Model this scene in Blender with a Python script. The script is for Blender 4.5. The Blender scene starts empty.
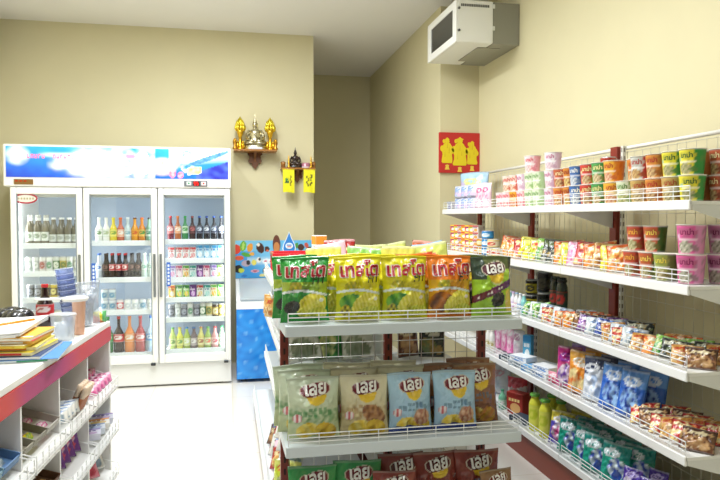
import bpy, math, random
from mathutils import Vector, Matrix, Euler, noise
PI = math.pi
COL = bpy.context.scene.collection
S = bpy.context.scene
sin, cos, exp = math.sin, math.cos, math.exp

# ------------------------------------------------------------------ colour
def _l(c):
    c /= 255.0
    return c/12.92 if c <= .04045 else ((c+.055)/1.055)**2.4
_hc = {}
def K(h):
    if not isinstance(h, str): return h
    if h not in _hc:
        _hc[h] = tuple(_l(int(h[i:i+2], 16)) for i in (0, 2, 4)) + (1.0,)
    return _hc[h]
def mix(a, b, t):
    a, b = K(a), K(b); t = max(0, min(1, t))
    return tuple(a[i]+(b[i]-a[i])*t for i in range(3)) + (1.0,)

# ------------------------------------------------------------------ materials
def nodes(name):
    m = bpy.data.materials.new(name); m.use_nodes = True
    nt = m.node_tree; b = nt.nodes['Principled BSDF']
    return m, nt, b
def printed(name, rough, metal=0.0, bump=0.0, bscale=40.0, coat=0.0, spec=.5, trans=0.0):
    m, nt, b = nodes(name)
    a = nt.nodes.new('ShaderNodeAttribute'); a.attribute_name = 'art'
    nt.links.new(a.outputs['Color'], b.inputs['Base Color'])
    b.inputs['Roughness'].default_value = rough; b.inputs['Metallic'].default_value = metal
    b.inputs['Coat Weight'].default_value = coat; b.inputs['Specular IOR Level'].default_value = spec
    b.inputs['Transmission Weight'].default_value = trans
    if bump:
        tc = nt.nodes.new('ShaderNodeTexCoord'); n = nt.nodes.new('ShaderNodeTexNoise'); n.inputs['Scale'].default_value = bscale
        n.inputs['Detail'].default_value = 3
        bp = nt.nodes.new('ShaderNodeBump'); bp.inputs['Strength'].default_value = bump; bp.inputs['Distance'].default_value = .01
        nt.links.new(tc.outputs['Object'], n.inputs['Vector']); nt.links.new(n.outputs['Fac'], bp.inputs['Height'])
        nt.links.new(bp.outputs['Normal'], b.inputs['Normal'])
    return m
def wallmat(name, h, rough=.75, amount=.05, scale=3.0):
    m, nt, b = nodes(name)
    tc = nt.nodes.new('ShaderNodeTexCoord'); n = nt.nodes.new('ShaderNodeTexNoise'); n.inputs['Scale'].default_value = scale
    n.inputs['Detail'].default_value = 5
    r = nt.nodes.new('ShaderNodeValToRGB'); c = K(h)
    r.color_ramp.elements[0].color = tuple(x*(1-amount) for x in c[:3]) + (1,)
    r.color_ramp.elements[1].color = tuple(min(1, x*(1+amount)) for x in c[:3]) + (1,)
    nt.links.new(tc.outputs['Object'], n.inputs['Vector']); nt.links.new(n.outputs['Fac'], r.inputs['Fac'])
    nt.links.new(r.outputs['Color'], b.inputs['Base Color']); b.inputs['Roughness'].default_value = rough
    n2 = nt.nodes.new('ShaderNodeTexNoise'); n2.inputs['Scale'].default_value = 120
    bp = nt.nodes.new('ShaderNodeBump'); bp.inputs['Strength'].default_value = .06; bp.inputs['Distance'].default_value = .004
    nt.links.new(tc.outputs['Object'], n2.inputs['Vector']); nt.links.new(n2.outputs['Fac'], bp.inputs['Height'])
    nt.links.new(bp.outputs['Normal'], b.inputs['Normal'])
    return m
def floormat():
    m, nt, b = nodes('floor_tile')
    tc = nt.nodes.new('ShaderNodeTexCoord'); br = nt.nodes.new('ShaderNodeTexBrick')
    br.offset = 0; br.inputs['Scale'].default_value = 1.0
    br.inputs['Brick Width'].default_value = .6; br.inputs['Row Height'].default_value = .6
    br.inputs['Mortar Size'].default_value = .004
    br.inputs['Color1'].default_value = K('f0ede6'); br.inputs['Color2'].default_value = K('eeeae2'); br.inputs['Mortar'].default_value = K('e4ded0')
    nt.links.new(tc.outputs['Object'], br.inputs['Vector']); nt.links.new(br.outputs['Color'], b.inputs['Base Color'])
    b.inputs['Roughness'].default_value = .16
    return m
def clearmat(name, tint, gloss, rough=.05, diffuse=0.0):
    m = bpy.data.materials.new(name); m.use_nodes = True; nt = m.node_tree; nt.nodes.clear()
    o = nt.nodes.new('ShaderNodeOutputMaterial'); t = nt.nodes.new('ShaderNodeBsdfTransparent'); t.inputs['Color'].default_value = tint
    g = nt.nodes.new('ShaderNodeBsdfGlossy'); g.inputs['Roughness'].default_value = rough
    mx = nt.nodes.new('ShaderNodeMixShader'); mx.inputs['Fac'].default_value = gloss
    nt.links.new(t.outputs[0], mx.inputs[1]); nt.links.new(g.outputs[0], mx.inputs[2]); last = mx
    if diffuse:
        d = nt.nodes.new('ShaderNodeBsdfDiffuse'); a = nt.nodes.new('ShaderNodeAttribute'); a.attribute_name = 'art'
        nt.links.new(a.outputs['Color'], d.inputs['Color'])
        m2 = nt.nodes.new('ShaderNodeMixShader'); m2.inputs['Fac'].default_value = diffuse
        nt.links.new(mx.outputs[0], m2.inputs[1]); nt.links.new(d.outputs[0], m2.inputs[2]); last = m2
    nt.links.new(last.outputs[0], o.inputs['Surface'])
    return m
def emitmat(name, strength):
    m, nt, b = nodes(name)
    a = nt.nodes.new('ShaderNodeAttribute'); a.attribute_name = 'art'
    nt.links.new(a.outputs['Color'], b.inputs['Base Color']); nt.links.new(a.outputs['Color'], b.inputs['Emission Color'])
    b.inputs['Emission Strength'].default_value = strength; b.inputs['Roughness'].default_value = .3
    return m
M = dict(
    film=printed('printed_film', .24, bump=.28, bscale=42, coat=.25),
    card=printed('printed_card', .5),
    gloss=printed('glossy_plastic', .18, coat=.3),
    paint=printed('painted_metal', .38),
    metal=printed('bare_metal', .3, metal=1.0),
    gold=printed('gilded_metal', .28, metal=.85),
    wood=printed('varnished_wood', .35, bump=.15, bscale=25),
    paper=printed('matte_paper', .7),
    wall=wallmat('cream_wall_paint', 'd8d0ab'),
    ceil=wallmat('white_ceiling_paint', 'e9e7e2', .85, .02),
    floor=floormat(),
    pane=clearmat('cooler_door_glass', (.97, .985, .98, 1), .07, .02),
    clear=clearmat('clear_plastic', (.93, .95, .97, 1), .14, .12, .28),
    dark=clearmat('smoked_glass', (.25, .25, .25, 1), .12, .08),
    sign=emitmat('backlit_print', .9),
    led=emitmat('lit_display', 1.5),
)

# ------------------------------------------------------------------ mesh builder
class MB:
    def __init__(s): s.v = []; s.f = []; s.c = []; s.m = []; s.s = []; s.vc = {}
    def add(s, verts, faces, col, m=0, smooth=False, vcols=None):
        o = len(s.v); s.v += [tuple(p) for p in verts]
        if vcols:
            for i, c in enumerate(vcols): s.vc[o+i] = c
        many = isinstance(col, list)
        for i, f in enumerate(faces):
            s.f.append(tuple(o+k for k in f)); s.c.append(K(col[i]) if many else K(col)); s.m.append(m); s.s.append(smooth)
        return s
    def xf(s, mat, start=0):
        for i in range(start, len(s.v)): s.v[i] = tuple(mat @ Vector(s.v[i]))
        return s
    def mesh(s, name, mats, off=(0, 0, 0)):
        me = bpy.data.meshes.new(name)
        me.from_pydata([(p[0]-off[0], p[1]-off[1], p[2]-off[2]) for p in s.v], [], s.f)
        at = me.color_attributes.new('art', 'FLOAT_COLOR', 'CORNER'); buf = []
        for i, f in enumerate(s.f):
            for k in f: buf += list(s.vc.get(k, s.c[i]))
        at.data.foreach_set('color', buf)
        me.polygons.foreach_set('material_index', s.m); me.polygons.foreach_set('use_smooth', s.s)
        for k in ([mats] if isinstance(mats, str) else mats): me.materials.append(M[k])
        me.update(); return me

def box(mb, x0, y0, z0, x1, y1, z1, col, b=0.0, m=0):
    if x0 > x1: x0, x1 = x1, x0
    if y0 > y1: y0, y1 = y1, y0
    if z0 > z1: z0, z1 = z1, z0
    lo, hi = (x0, y0, z0), (x1, y1, z1)
    if b <= 0:
        v = [(x0,y0,z0),(x1,y0,z0),(x1,y1,z0),(x0,y1,z0),(x0,y0,z1),(x1,y0,z1),(x1,y1,z1),(x0,y1,z1)]
        return mb.add(v, [(0,3,2,1),(4,5,6,7),(0,1,5,4),(1,2,6,5),(2,3,7,6),(3,0,4,7)], col, m)
    b = min(b, .49*(x1-x0), .49*(y1-y0), .49*(z1-z0))
    v = []; ix = {}
    for sx in (0, 1):
        for sy in (0, 1):
            for sz in (0, 1):
                s = (sx, sy, sz)
                for a in range(3):
                    p = [0, 0, 0]
                    for k in range(3):
                        e = hi[k] if s[k] else lo[k]
                        if k != a: e += -b if s[k] else b
                        p[k] = e
                    ix[(s, a)] = len(v); v.append(tuple(p))
    F = []
    for a in range(3):
        o = [k for k in range(3) if k != a]
        for sa in (0, 1):
            q = []
            for t in ((0,0),(1,0),(1,1),(0,1)):
                s = [0,0,0]; s[a] = sa; s[o[0]] = t[0]; s[o[1]] = t[1]; q.append(ix[(tuple(s), a)])
            F.append(q)
    for a in range(3):
        o = [k for k in range(3) if k != a]
        for t in ((0,0),(1,0),(1,1),(0,1)):
            s0 = [0,0,0]; s0[o[0]] = t[0]; s0[o[1]] = t[1]; s1 = list(s0); s1[a] = 1
            s0, s1 = tuple(s0), tuple(s1)
            F.append([ix[(s0,o[0])], ix[(s0,o[1])], ix[(s1,o[1])], ix[(s1,o[0])]])
    for sx in (0, 1):
        for sy in (0, 1):
            for sz in (0, 1): F.append([ix[((sx,sy,sz),a)] for a in range(3)])
    cen = Vector(((x0+x1)/2, (y0+y1)/2, (z0+z1)/2)); G = []
    for f in F:
        p = [Vector(v[k]) for k in f]; n = (p[1]-p[0]).cross(p[2]-p[0]); c = sum(p, Vector())/len(p)
        G.append(tuple(f) if n.dot(c-cen) > 0 else tuple(reversed(f)))
    return mb.add(v, G, col, m)

def lathe(mb, prof, n=16, m=0, art=None, smooth=True, c=(0, 0, 0), sy=1.0, caps=True):
    v = []; vc = [] if art else None
    N = n+1 if art else n
    for p in prof:
        for i in range(N):
            a = 2*PI*i/n
            v.append((c[0]-p[0]*sin(a), c[1]+p[0]*cos(a)*sy, c[2]+p[1]))
            if art: vc.append(K(art(i/n, p[1])))
    F = []; Cc = []
    for j in range(len(prof)-1):
        for i in range(n):
            k = (i+1) if art else (i+1) % n
            F.append((j*N+i, j*N+k, (j+1)*N+k, (j+1)*N+i)); Cc.append(prof[j][2] if len(prof[j]) > 2 else 'ffffff')
    mb.add(v, F, Cc, m, smooth, vc)
    if caps:
        for j, rev in ((0, True), (len(prof)-1, False)):
            if prof[j][0] > 1e-5:
                q = [(c[0]-prof[j][0]*sin(2*PI*i/n), c[1]+prof[j][0]*cos(2*PI*i/n)*sy, c[2]+prof[j][1]) for i in range(n)]
                f = tuple(range(n)); col = prof[j][2] if len(prof[j]) > 2 else 'ffffff'
                mb.add(q, [tuple(reversed(f)) if rev else f], col, m)
    return mb

def tube(mb, pts, r, col, n=5, m=0, closed=False):
    P = [Vector(p) for p in pts]; v = []; L = len(P)
    for i, p in enumerate(P):
        if closed: d = P[(i+1) % L]-P[i-1]
        else: d = P[min(i+1, L-1)]-P[max(i-1, 0)]
        d.normalize(); up = Vector((0,0,1)) if abs(d.z) < .9 else Vector((1,0,0))
        a = d.cross(up).normalized(); b = a.cross(d)
        rr = r[i] if isinstance(r, (list, tuple)) else r
        for k in range(n): v.append(p + a*rr*cos(2*PI*k/n) + b*rr*sin(2*PI*k/n))
    F = []
    for i in range(L if closed else L-1):
        for k in range(n):
            F.append((i*n+k, i*n+(k+1) % n, ((i+1) % L)*n+(k+1) % n, ((i+1) % L)*n+k))
    if not closed: F += [tuple(reversed(range(n))), tuple((L-1)*n+k for k in range(n))]
    return mb.add(v, F, col, m, n > 5)

def prism(mb, pts, y0, y1, col, m=0, plane='xz'):
    n = len(pts)
    def P(a, b, y): return (a, y, b) if plane == 'xz' else ((y, a, b) if plane == 'yz' else (a, b, y))
    ar = sum(pts[i][0]*pts[(i+1) % n][1]-pts[(i+1) % n][0]*pts[i][1] for i in range(n))
    if ar < 0: pts = list(reversed(pts))
    v = [P(a, b, y0) for a, b in pts] + [P(a, b, y1) for a, b in pts]
    F = [tuple(range(n)), tuple(reversed(range(n, 2*n)))] + [(i, n+i, n+(i+1) % n, (i+1) % n) for i in range(n)]
    if plane != 'xz': F = [tuple(reversed(f)) for f in F]
    return mb.add(v, F, col, m)

def ell(mb, c, r, col, m=0, n=12, k=8):
    pr = [(max(1e-6, sin(PI*j/k)), -cos(PI*j/k), col) for j in range(k+1)]
    o = len(mb.v); lathe(mb, pr, n, m, caps=False)
    for i in range(o, len(mb.v)):
        p = mb.v[i]; mb.v[i] = (c[0]+p[0]*r[0], c[1]+p[1]*r[1], c[2]+p[2]*r[2])
    return mb

_tc = {}
def text_tris(s, offset=0.0):
    k = (s, offset)
    if k not in _tc:
        cu = bpy.data.curves.new('lettering', 'FONT'); cu.body = s; cu.size = 1; cu.align_x = 'CENTER'; cu.offset = offset; cu.resolution_u = 2
        ob = bpy.data.objects.new('lettering', cu); COL.objects.link(ob)
        dg = bpy.context.evaluated_depsgraph_get(); ev = ob.evaluated_get(dg); me = ev.to_mesh()
        v = [tuple(p.co) for p in me.vertices]; f = [tuple(p.vertices) for p in me.polygons]
        f = [q for q in f if abs(sum(v[q[i]][0]*v[q[(i+1)%len(q)]][1]-v[q[(i+1)%len(q)]][0]*v[q[i]][1] for i in range(len(q)))) > 1e-9]
        ev.to_mesh_clear(); bpy.data.objects.remove(ob); bpy.data.curves.remove(cu)
        xs = [p[0] for p in v]; w = max(xs)-min(xs); mx = (max(xs)+min(xs))/2
        v = [((p[0]-mx)/w, p[1]/w) for p in v]
        _tc[k] = (v, f)
    return _tc[k]
def write(mb, s, fn, width, col, offset=0.0, m=0, hs=1.0, slant=0.0):
    """fn maps text-space metres (x, y) to a 3-D point"""
    v, f = text_tris(s, offset)
    return mb.add([fn((p[0]+slant*p[1])*width, p[1]*width*hs) for p in v], f, col, m)

# ------------------------------------------------------------------ pillow bags
def pillow(mb, w, h, t, nu, nv, art, seed=0.0, wr=.004, gus=0.0, pw=2.1, crimp=.05, pinch=.05, calm=None):
    def y_at(u, v):
        a = abs(2*u-1); e = max(0, 1-a**pw)
        top = max(0, min(1, (1-v-crimp)/.3)); bot = max(0, min(1, (v-crimp*(1-gus))/.3))
        sv = (top**.65)*((bot**.65)*(1-gus)+gus*min(1, v*30))
        if gus: sv *= 1-.45*v*gus
        d = t/2*(e**.75)*sv*(1+.22*(noise.noise(Vector((u*2.3, v*2.6, seed*3.3+9)))))
        k = exp(-((v-.93)/.14)**2)+exp(-((v-.05)/.12)**2)*(1-gus)
        cm = 1-.75*exp(-((v-calm)/.13)**4)*exp(-((u-.5)/.42)**4) if calm else 1
        d += cm*wr*e*(sin(23*u+seed+2*sin(4*v+seed))*k*1.2 + .55*sin(8*v+5*u+seed*2.3) + .35*sin(17*u-9*v+seed*1.7))*min(1, sv*3)
        q = noise.noise(Vector((u*5.5, v*6.5, seed*9.7))); q2 = noise.noise(Vector((u*11+3, v*12, seed*5.1)))
        d += cm*wr*e*min(1, sv*3)*(1.5*(.35-2*abs(q))+.8*(.3-2*abs(q2)))
        return max(d, .0008)
    def front(u, v, off=0.0):
        return Vector(((u-.5)*w*(1-pinch*sin(PI*v)), -y_at(u, v)-off, v*h + .012*h*sin(seed*3+5*u)*max(0, v-.9)*10))
    V = []; VC = []; I = {}
    for j in range(nv+1):
        for i in range(nu+1):
            u, v = i/nu, j/nv; p = front(u, v)
            if i in (0, nu) or j in (0, nv): p.y = 0
            I[(0, i, j)] = len(V); V.append(p); VC.append(K(art(u, v)))
    for j in range(nv+1):
        for i in range(nu+1):
            if i in (0, nu) or j in (0, nv): I[(1, i, j)] = I[(0, i, j)]; continue
            u, v = i/nu, j/nv; p = front(1-u, v); I[(1, i, j)] = len(V)
            V.append((-p.x, -p.y*.6, v*h)); VC.append(K(art(u, min(1, v*.6+.02))))
    F = []
    for j in range(nv):
        for i in range(nu):
            F.append((I[0,i,j], I[0,i+1,j], I[0,i+1,j+1], I[0,i,j+1]))
            F.append((I[1,i,j], I[1,i,j+1], I[1,i+1,j+1], I[1,i+1,j]))
    mb.add(V, F, 'ffffff', 0, True, VC)
    return lambda u, v, off=.0012: front(u, v, off)
def on_bag(surf, u0, v0, w, h, rot=0.0, off=.0014):
    c, s = cos(rot), sin(rot)
    return lambda x, y: surf(min(.98, max(.02, u0+(x*c-y*s)/w)), min(.99, max(.01, v0+(x*s+y*c)/h)), off)

# ------------------------------------------------------------------ linking
ORG = {}
def tag(o, label, cat, group=None, kind=None):
    if label and not 4 <= len(label.split()) <= 16: print('LABEL', len(label.split()), label)
    if label: o['label'] = label
    if cat: o['category'] = cat
    if group: o['group'] = group
    if kind: o['kind'] = kind
    return o
def root(name, loc, label, cat, group=None, rz=0.0, local=False):
    o = bpy.data.objects.new(name, None); COL.objects.link(o); o.empty_display_size = .1
    o.location = loc; o.rotation_euler = (0, 0, rz); ORG[o] = (0, 0, 0) if local else tuple(loc)
    return tag(o, label, cat, group)
def mk(name, mb, mats, parent=None, label=None):
    xs = [p[0] for p in mb.v]; ys = [p[1] for p in mb.v]; zs = [p[2] for p in mb.v]
    c = ((min(xs)+max(xs))/2, (min(ys)+max(ys))/2, min(zs))
    o = bpy.data.objects.new(name, mb.mesh(name, mats, c)); COL.objects.link(o); ORG[o] = c
    if parent:
        o.parent = parent; q = ORG[parent]; o.location = (c[0]-q[0], c[1]-q[1], c[2]-q[2])
    else: o.location = c
    if label: o['label'] = label
    return o
def struct(name, mb, mats):
    o = mk(name, mb, mats); o['kind'] = 'structure'; return o

class Kind:
    """one kind of goods: its meshes are built once, every piece placed is objects of its own"""
    def __init__(s, name, cat, mesh=None, parts=()): s.name = name; s.cat = cat; s.mesh = mesh; s.parts = parts
    def put(s, loc, label, group=None, rz=0.0, rx=0.0, ry=0.0, cat=None, sc=None, plane=None):
        o = bpy.data.objects.new(s.name, s.mesh); COL.objects.link(o)
        o.rotation_euler = (rx, ry, rz)
        if sc: o.scale = (sc, sc, sc)
        z = loc[2]
        if rx or ry or plane is not None:                                       # let the tilted piece rest on what is under it
            r = Euler((rx, ry, rz)).to_matrix()*(sc or 1)
            z += .0006-min((q.z-(0 if plane is None else plane[0]*q.x+plane[1]*q.y)) for q in (r @ v.co for v in s.mesh.vertices))
        o.location = (loc[0], loc[1], z)
        tag(o, label, cat or s.cat, group)
        for nm, me, lb in s.parts:
            c = bpy.data.objects.new(nm, me); COL.objects.link(c); c.parent = o
            if lb: c['label'] = lb
        return o
ORD = ['', 'first', 'second', 'third', 'fourth', 'fifth', 'sixth', 'seventh', 'eighth', 'ninth', 'tenth', 'eleventh', 'twelfth', 'thirteenth',
       'fourteenth', 'fifteenth', 'sixteenth', 'seventeenth', 'eighteenth', 'nineteenth', 'twentieth']
def inside(u, v, cu, cv, ru, rv, rot=0.0):
    c, s = cos(rot), sin(rot); x, y = u-cu, v-cv
    return ((x*c+y*s)/ru)**2+((-x*s+y*c)/rv)**2 < 1
def panel(mb, x0, z0, x1, z1, y, col, m=0):
    return mb.add([(x0,y,z0),(x1,y,z0),(x1,y,z1),(x0,y,z1)], [(0,1,2,3)], col, m)
R = random.Random(7)
COOL_W = 5; WORLD = .16; EXPO = -.22; CEIL = ((.0, 4.2, 64), (-.9, 3.2, 56), (.45, 2.5, 46), (-.3, .8, 18))
# =================================================================== the room
H = 3.04
def slab(name, a, mat, col='ffffff'):
    m = MB(); box(m, *a, col); return struct(name, m, mat)
slab('floor', (-1.98, -1.5, -.06, 2.0, 7.73, 0), 'floor')
slab('ceiling', (-1.98, -1.5, H, 2.0, 7.73, H+.08), 'ceil')
slab('wall_back', (-1.98, 6.10, 0, .775, 7.73, H), 'wall')
slab('wall_recess', (.775, 7.73, 0, 1.67, 7.85, H), 'wall')
slab('wall_column', (1.67, 5.05, 0, 2.0, 7.73, H), 'wall')
slab('wall_right', (2.0, -1.5, 0, 2.12, 7.73, H), 'wall')
slab('wall_left', (-2.1, -1.5, 0, -1.98, 7.73, H), 'wall')

WH = 'eef0ee'
# =================================================================== drinks cooler
cooler = root('drinks_cooler', (-.85, 5.75, 0), 'tall white three-door glass drinks cooler with lit blue sign against back wall', 'drinks cooler')
m = MB()
X0, X1, YF, YB = -1.635, -.01, 5.44, 6.06
box(m, X0, YF, .19, X0+.035, YB, 1.59, WH); box(m, X1-.035, YF, .19, X1, YB, 1.59, WH)
box(m, X0+.035, YB-.04, .19, X1-.035, YB, 1.59, '95a4b4'); box(m, X0+.035, YF, .19, X1-.035, YB-.04, .215, WH)
for xd in (-1.12, -.57): box(m, xd-.02, YF, .215, xd+.02, YF+.05, 1.575, 'e4e8ea')
box(m, X0+.035, YF, 1.50, X1-.035, YF+.05, 1.59, 'dfe3e6')
mk('cabinet', m, 'paint', cooler)
m = MB(); box(m, X0, YF-.01, .014, X1, YB, .188, 'e9eae8', .006); mk('plinth', m, 'paint', cooler)
for x in (-1.56, -.1):
    for y in (5.5, 6.0): m = MB(); lathe(m, [(.03, 0, '222222'), (.03, .0145, '222222')], 10, c=(x, y, 0)); mk('foot', m, 'gloss', cooler)
can = MB(); box(can, -1.675, 5.39, 1.577, -.003, YB, 1.895, 'f2f2ee', .008); canopy = mk('canopy', can, 'paint', cooler)
# backlit sign printed with sky, splashing water and fruit
SX0, SX1, SZ0, SZ1 = -1.652, -.024, 1.648, 1.878
def sign_art(u, v):
    nz = noise.noise(Vector((u*26, v*5, 1.7))); n2 = noise.noise(Vector((u*60, v*9, 4.2)))
    c = mix('1a4fc0', '2f9fe8', .15+.8*v+.2*nz)
    if u < .45: c = mix(c, '2436a8', max(0, .85*(1-v*1.2)*(1-u*1.9)))
    c = mix(c, 'f0f6ff', max(0, .95*(1-((u-.05)/.06)**2-((v-.72)/.38)**2)*(1+.8*nz)))        # cloud at left
    w = .10+.34*exp(-((u-.40)/.13)**2)
    c = mix(c, 'ffffff', 1.5*exp(-((v-.45-.1*nz)/w)**2)*max(0, min(1, (u-.17)/.10))*max(0, min(1, (.78-u)/.1)))   # white water
    for su, sv in ((.335, 1.0), (.385, .98), (.43, .92), (.30, .84), (.47, .8)):
        q = .016*(1-(v-.35)/(sv-.3)) if .3 < v < sv else 0
        c = mix(c, 'ffffff', 1.3*max(0, 1-abs(u-su)/q) if q > .001 else 0)
    c = mix(c, 'f4faff', .8*exp(-((v-.74)/.06)**2)*max(0, min(1, (u-.13)/.06))*max(0, min(1, (.36-u)/.06)))
    if .46 < u < .66: c = mix(c, 'eaf3fc', .5+.9*nz)
    if inside(u, v, .53, .45, .03, .36): c = mix('f6fbff', '9cc8ee', .5+n2)
    if inside(u, v, .60, .5, .035, .4): c = mix('ffffff', 'f3c9bc', .4+n2)
    if inside(u, v, .545, .74, .024, .08): c = K('e58aa8')
    c = mix(c, mix('fde8d8', 'f4bf94', .5+n2), 1.2*max(0, 1-((u-.69)/.075)**2-((v-.40)/.34)**2))
    if u > .72: c = mix(c, 'f6fbff', max(0, min(1, 3*(v-.30-.25*sin(5*(u-.72))))))
    d = math.hypot((u-.805)/.034, (v-.58)/.40)
    if .62 < d < 1.0: c = mix('4f86cc', 'cfe2f6', .5+n2)
    if inside(u, v, .905, .70, .03, .30, -.35): c = mix('2f68cc', '5f96e4', .5+n2)
    if u > .845 and v < .10+.30*max(0, (u-.80)/.12): c = mix('2a2f9c', '4a66d0', .5+1.2*nz)
    if inside(u, v, .737, .18, .016, .15) or inside(u, v, .775, .12, .013, .12): c = mix('e8506c', 'f8c0c8', .4+n2)
    if .805 < u < .872 and .16 < v-.9*(u-.84) < .40: c = mix('e2ea5e', 'f4f4b0', .4+n2)
    return c
m = MB(); nu, nv = 200, 28; V = []; VC = []
for j in range(nv+1):
    for i in range(nu+1):
        V.append((SX0+(SX1-SX0)*i/nu, 5.386, SZ0+(SZ1-SZ0)*j/nv)); VC.append(K(sign_art(i/nu, j/nv)))
m.add(V, [(j*(nu+1)+i, j*(nu+1)+i+1, (j+1)*(nu+1)+i+1, (j+1)*(nu+1)+i) for j in range(nv) for i in range(nu)], 'ffffff', 0, False, VC)
for k in range(13):                                                        # two faint pink words on the left of the print
    if k in (5, 6): continue
    x = -1.505+k*.026; panel(m, x, 1.79, x+.006, 1.822, 5.3852, 'e8708c'); panel(m, x, 1.812 if k % 2 else 1.79, x+.018, 1.822 if k % 2 else 1.80, 5.385, 'e8708c')
    if k % 3: panel(m, x+.013, 1.79, x+.019, 1.822, 5.3851, 'e8708c')
mk('light_sign', m, 'sign', canopy)
m = MB(); box(m, -.365, 5.378, 1.588, -.185, 5.391, 1.634, '70757a', .003)
for x, c in ((-.345, 'dfe7e2'), (-.232, 'f0d8d4')): box(m, x, 5.375, 1.597, x+.035, 5.379, 1.626, c)
for x, c in ((-.328, '2f8a5a'), (-.215, 'c23030')): box(m, x-.006, 5.373, 1.606, x+.006, 5.376, 1.618, c)
dp = mk('control_panel', m, 'gloss', canopy)
m = MB(); box(m, -.295, 5.374, 1.594, -.245, 5.379, 1.628, '1a0c0c'); 
for k in range(2):
    x = -.288+k*.02
    for (a, b, c_, d) in ((0, 0, .012, .004), (0, .011, .012, .015), (0, .022, .012, .026), (0, .011, .004, .026), (.008, 0, .012, .015)):
        panel(m, x+a, 1.598+b, x+c_, 1.598+d, 5.3735, 'ff2a20')
mk('temperature_display', m, 'led', dp)
m = MB(); box(m, -1.60, 5.385, 1.592, -1.465, 5.391, 1.632, '9a7a52', .002)
for k in range(3): box(m, -1.59+k*.03, 5.383, 1.612, -1.57+k*.03, 5.386, 1.624, 'c85038')
mk('maker_plate', m, 'metal', canopy)
DOORS = [(-1.632, -1.124), (-1.116, -.574), (-.566, -.012)]
for k, (a, b) in enumerate(DOORS):
    m = MB(); fw = .042
    for q in ((a, .192, a+fw, 1.572), (b-fw, .192, b, 1.572)): box(m, q[0], 5.395, q[1], q[2], 5.435, q[3], 'f0f0ec', .006)
    box(m, a+fw, 5.397, .192, b-fw, 5.433, .262, 'f0f0ec', .005); box(m, a+fw, 5.397, 1.52, b-fw, 5.433, 1.572, 'f0f0ec', .005)
    for q in ((a+fw, .262, a+fw+.008, 1.52), (b-fw-.008, .262, b-fw, 1.52)): box(m, q[0], 5.40, q[1], q[2], 5.43, q[3], '8d969c')
    d = mk('door', m, 'paint', cooler)
    m = MB(); box(m, a+fw+.006, 5.412, .262, b-fw-.006, 5.418, 1.52, 'ffffff'); mk('pane', m, 'pane', d)
    hx = b-.02 if k < 2 else a+.02
    m = MB(); box(m, hx-.009, 5.37, .72, hx+.009, 5.378, 1.06, '9ba2a6', .003)
    for z in (.74, 1.03): box(m, hx-.007, 5.376, z, hx+.007, 5.397, z+.02, '9ba2a6')
    mk('handle', m, 'metal', d)
    m = MB(); box(m, b-.055, 5.38, .178, b-.02, 5.41, .20, '4a4d50', .003); mk('hinge', m, 'metal', d)
    if k: 
        sx = a+fw+.018 if k == 2 else a+fw+.01
        m = MB(); box(m, sx, 5.408, .80, sx+.03, 5.411, .99, '2f62b8')
        for j in range(6): box(m, sx+.008, 5.4065, .815+j*.028, sx+.022, 5.4085, .833+j*.028, 'dfe9f6')
        mk('sticker', m, 'paper', d, 'blue sticker')
    else:
        m = MB(); P = [(-1.525+.078*cos(2*PI*i/28), 5.409, 1.487+.034*sin(2*PI*i/28)) for i in range(28)]
        tube(m, P, .006, 'b02434', 5, closed=True)
        m.add([(-1.525+.072*cos(2*PI*i/28), 5.4095, 1.487+.030*sin(2*PI*i/28)) for i in range(28)], [tuple(range(28))], 'e8e8dd')
        for i in range(6): box(m, -1.58+i*.02, 5.407, 1.48, -1.568+i*.02, 5.409, 1.494, 'b9b08a')
        mk('sticker', m, 'paper', d, 'oval sticker with red rim')
SHELF = {0: [1.138, .92, .718, .50, .28], 1: [1.154, .863, .604, .262], 2: [1.162, 1.009, .855, .694, .532, .276]}
for k, (a, b) in enumerate(DOORS):
    for z in SHELF[k]:
        m = MB(); x0, x1 = a+.04, b-.04
        for y in range(12): tube(m, [(x0, 5.52+y*.038, z-.006), (x1, 5.52+y*.038, z-.006)], .004, 'e6eaec', 4)
        for q in (0, .5, 1): tube(m, [(x0+.02+(x1-x0-.04)*q, 5.505, z-.012), (x0+.02+(x1-x0-.04)*q, 5.96, z-.012)], .004, 'e6eaec', 4)
        sh = mk('shelf', m, 'paint', cooler)
        m = MB(); box(m, x0, 5.495, z-.034, x1, 5.504, z+.008, 'f4f8fa', .002); mk('price_channel', m, 'paint', sh)
for x in (-1.595, -1.12, -.57, -.055):                                   # the cooler's own light strips behind the door posts
    L = bpy.data.lights.new('cooler_strip_light', 'AREA'); L.shape = 'RECTANGLE'; L.size = .05; L.size_y = 1.25; L.energy = COOL_W; L.color = (.93, .97, 1)
    o = bpy.data.objects.new('cooler_strip_light', L); COL.objects.link(o); o.location = (x+.012, 5.497-.09, .88); o.rotation_euler = (PI/2, 0, 0)
    o.rotation_euler = Vector((0, 1, 0)).to_track_quat('-Z', 'Y').to_euler()

CDX, CDY = .012, -.09
cooler.location = (-.85+CDX, 5.75+CDY, 0)
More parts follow.
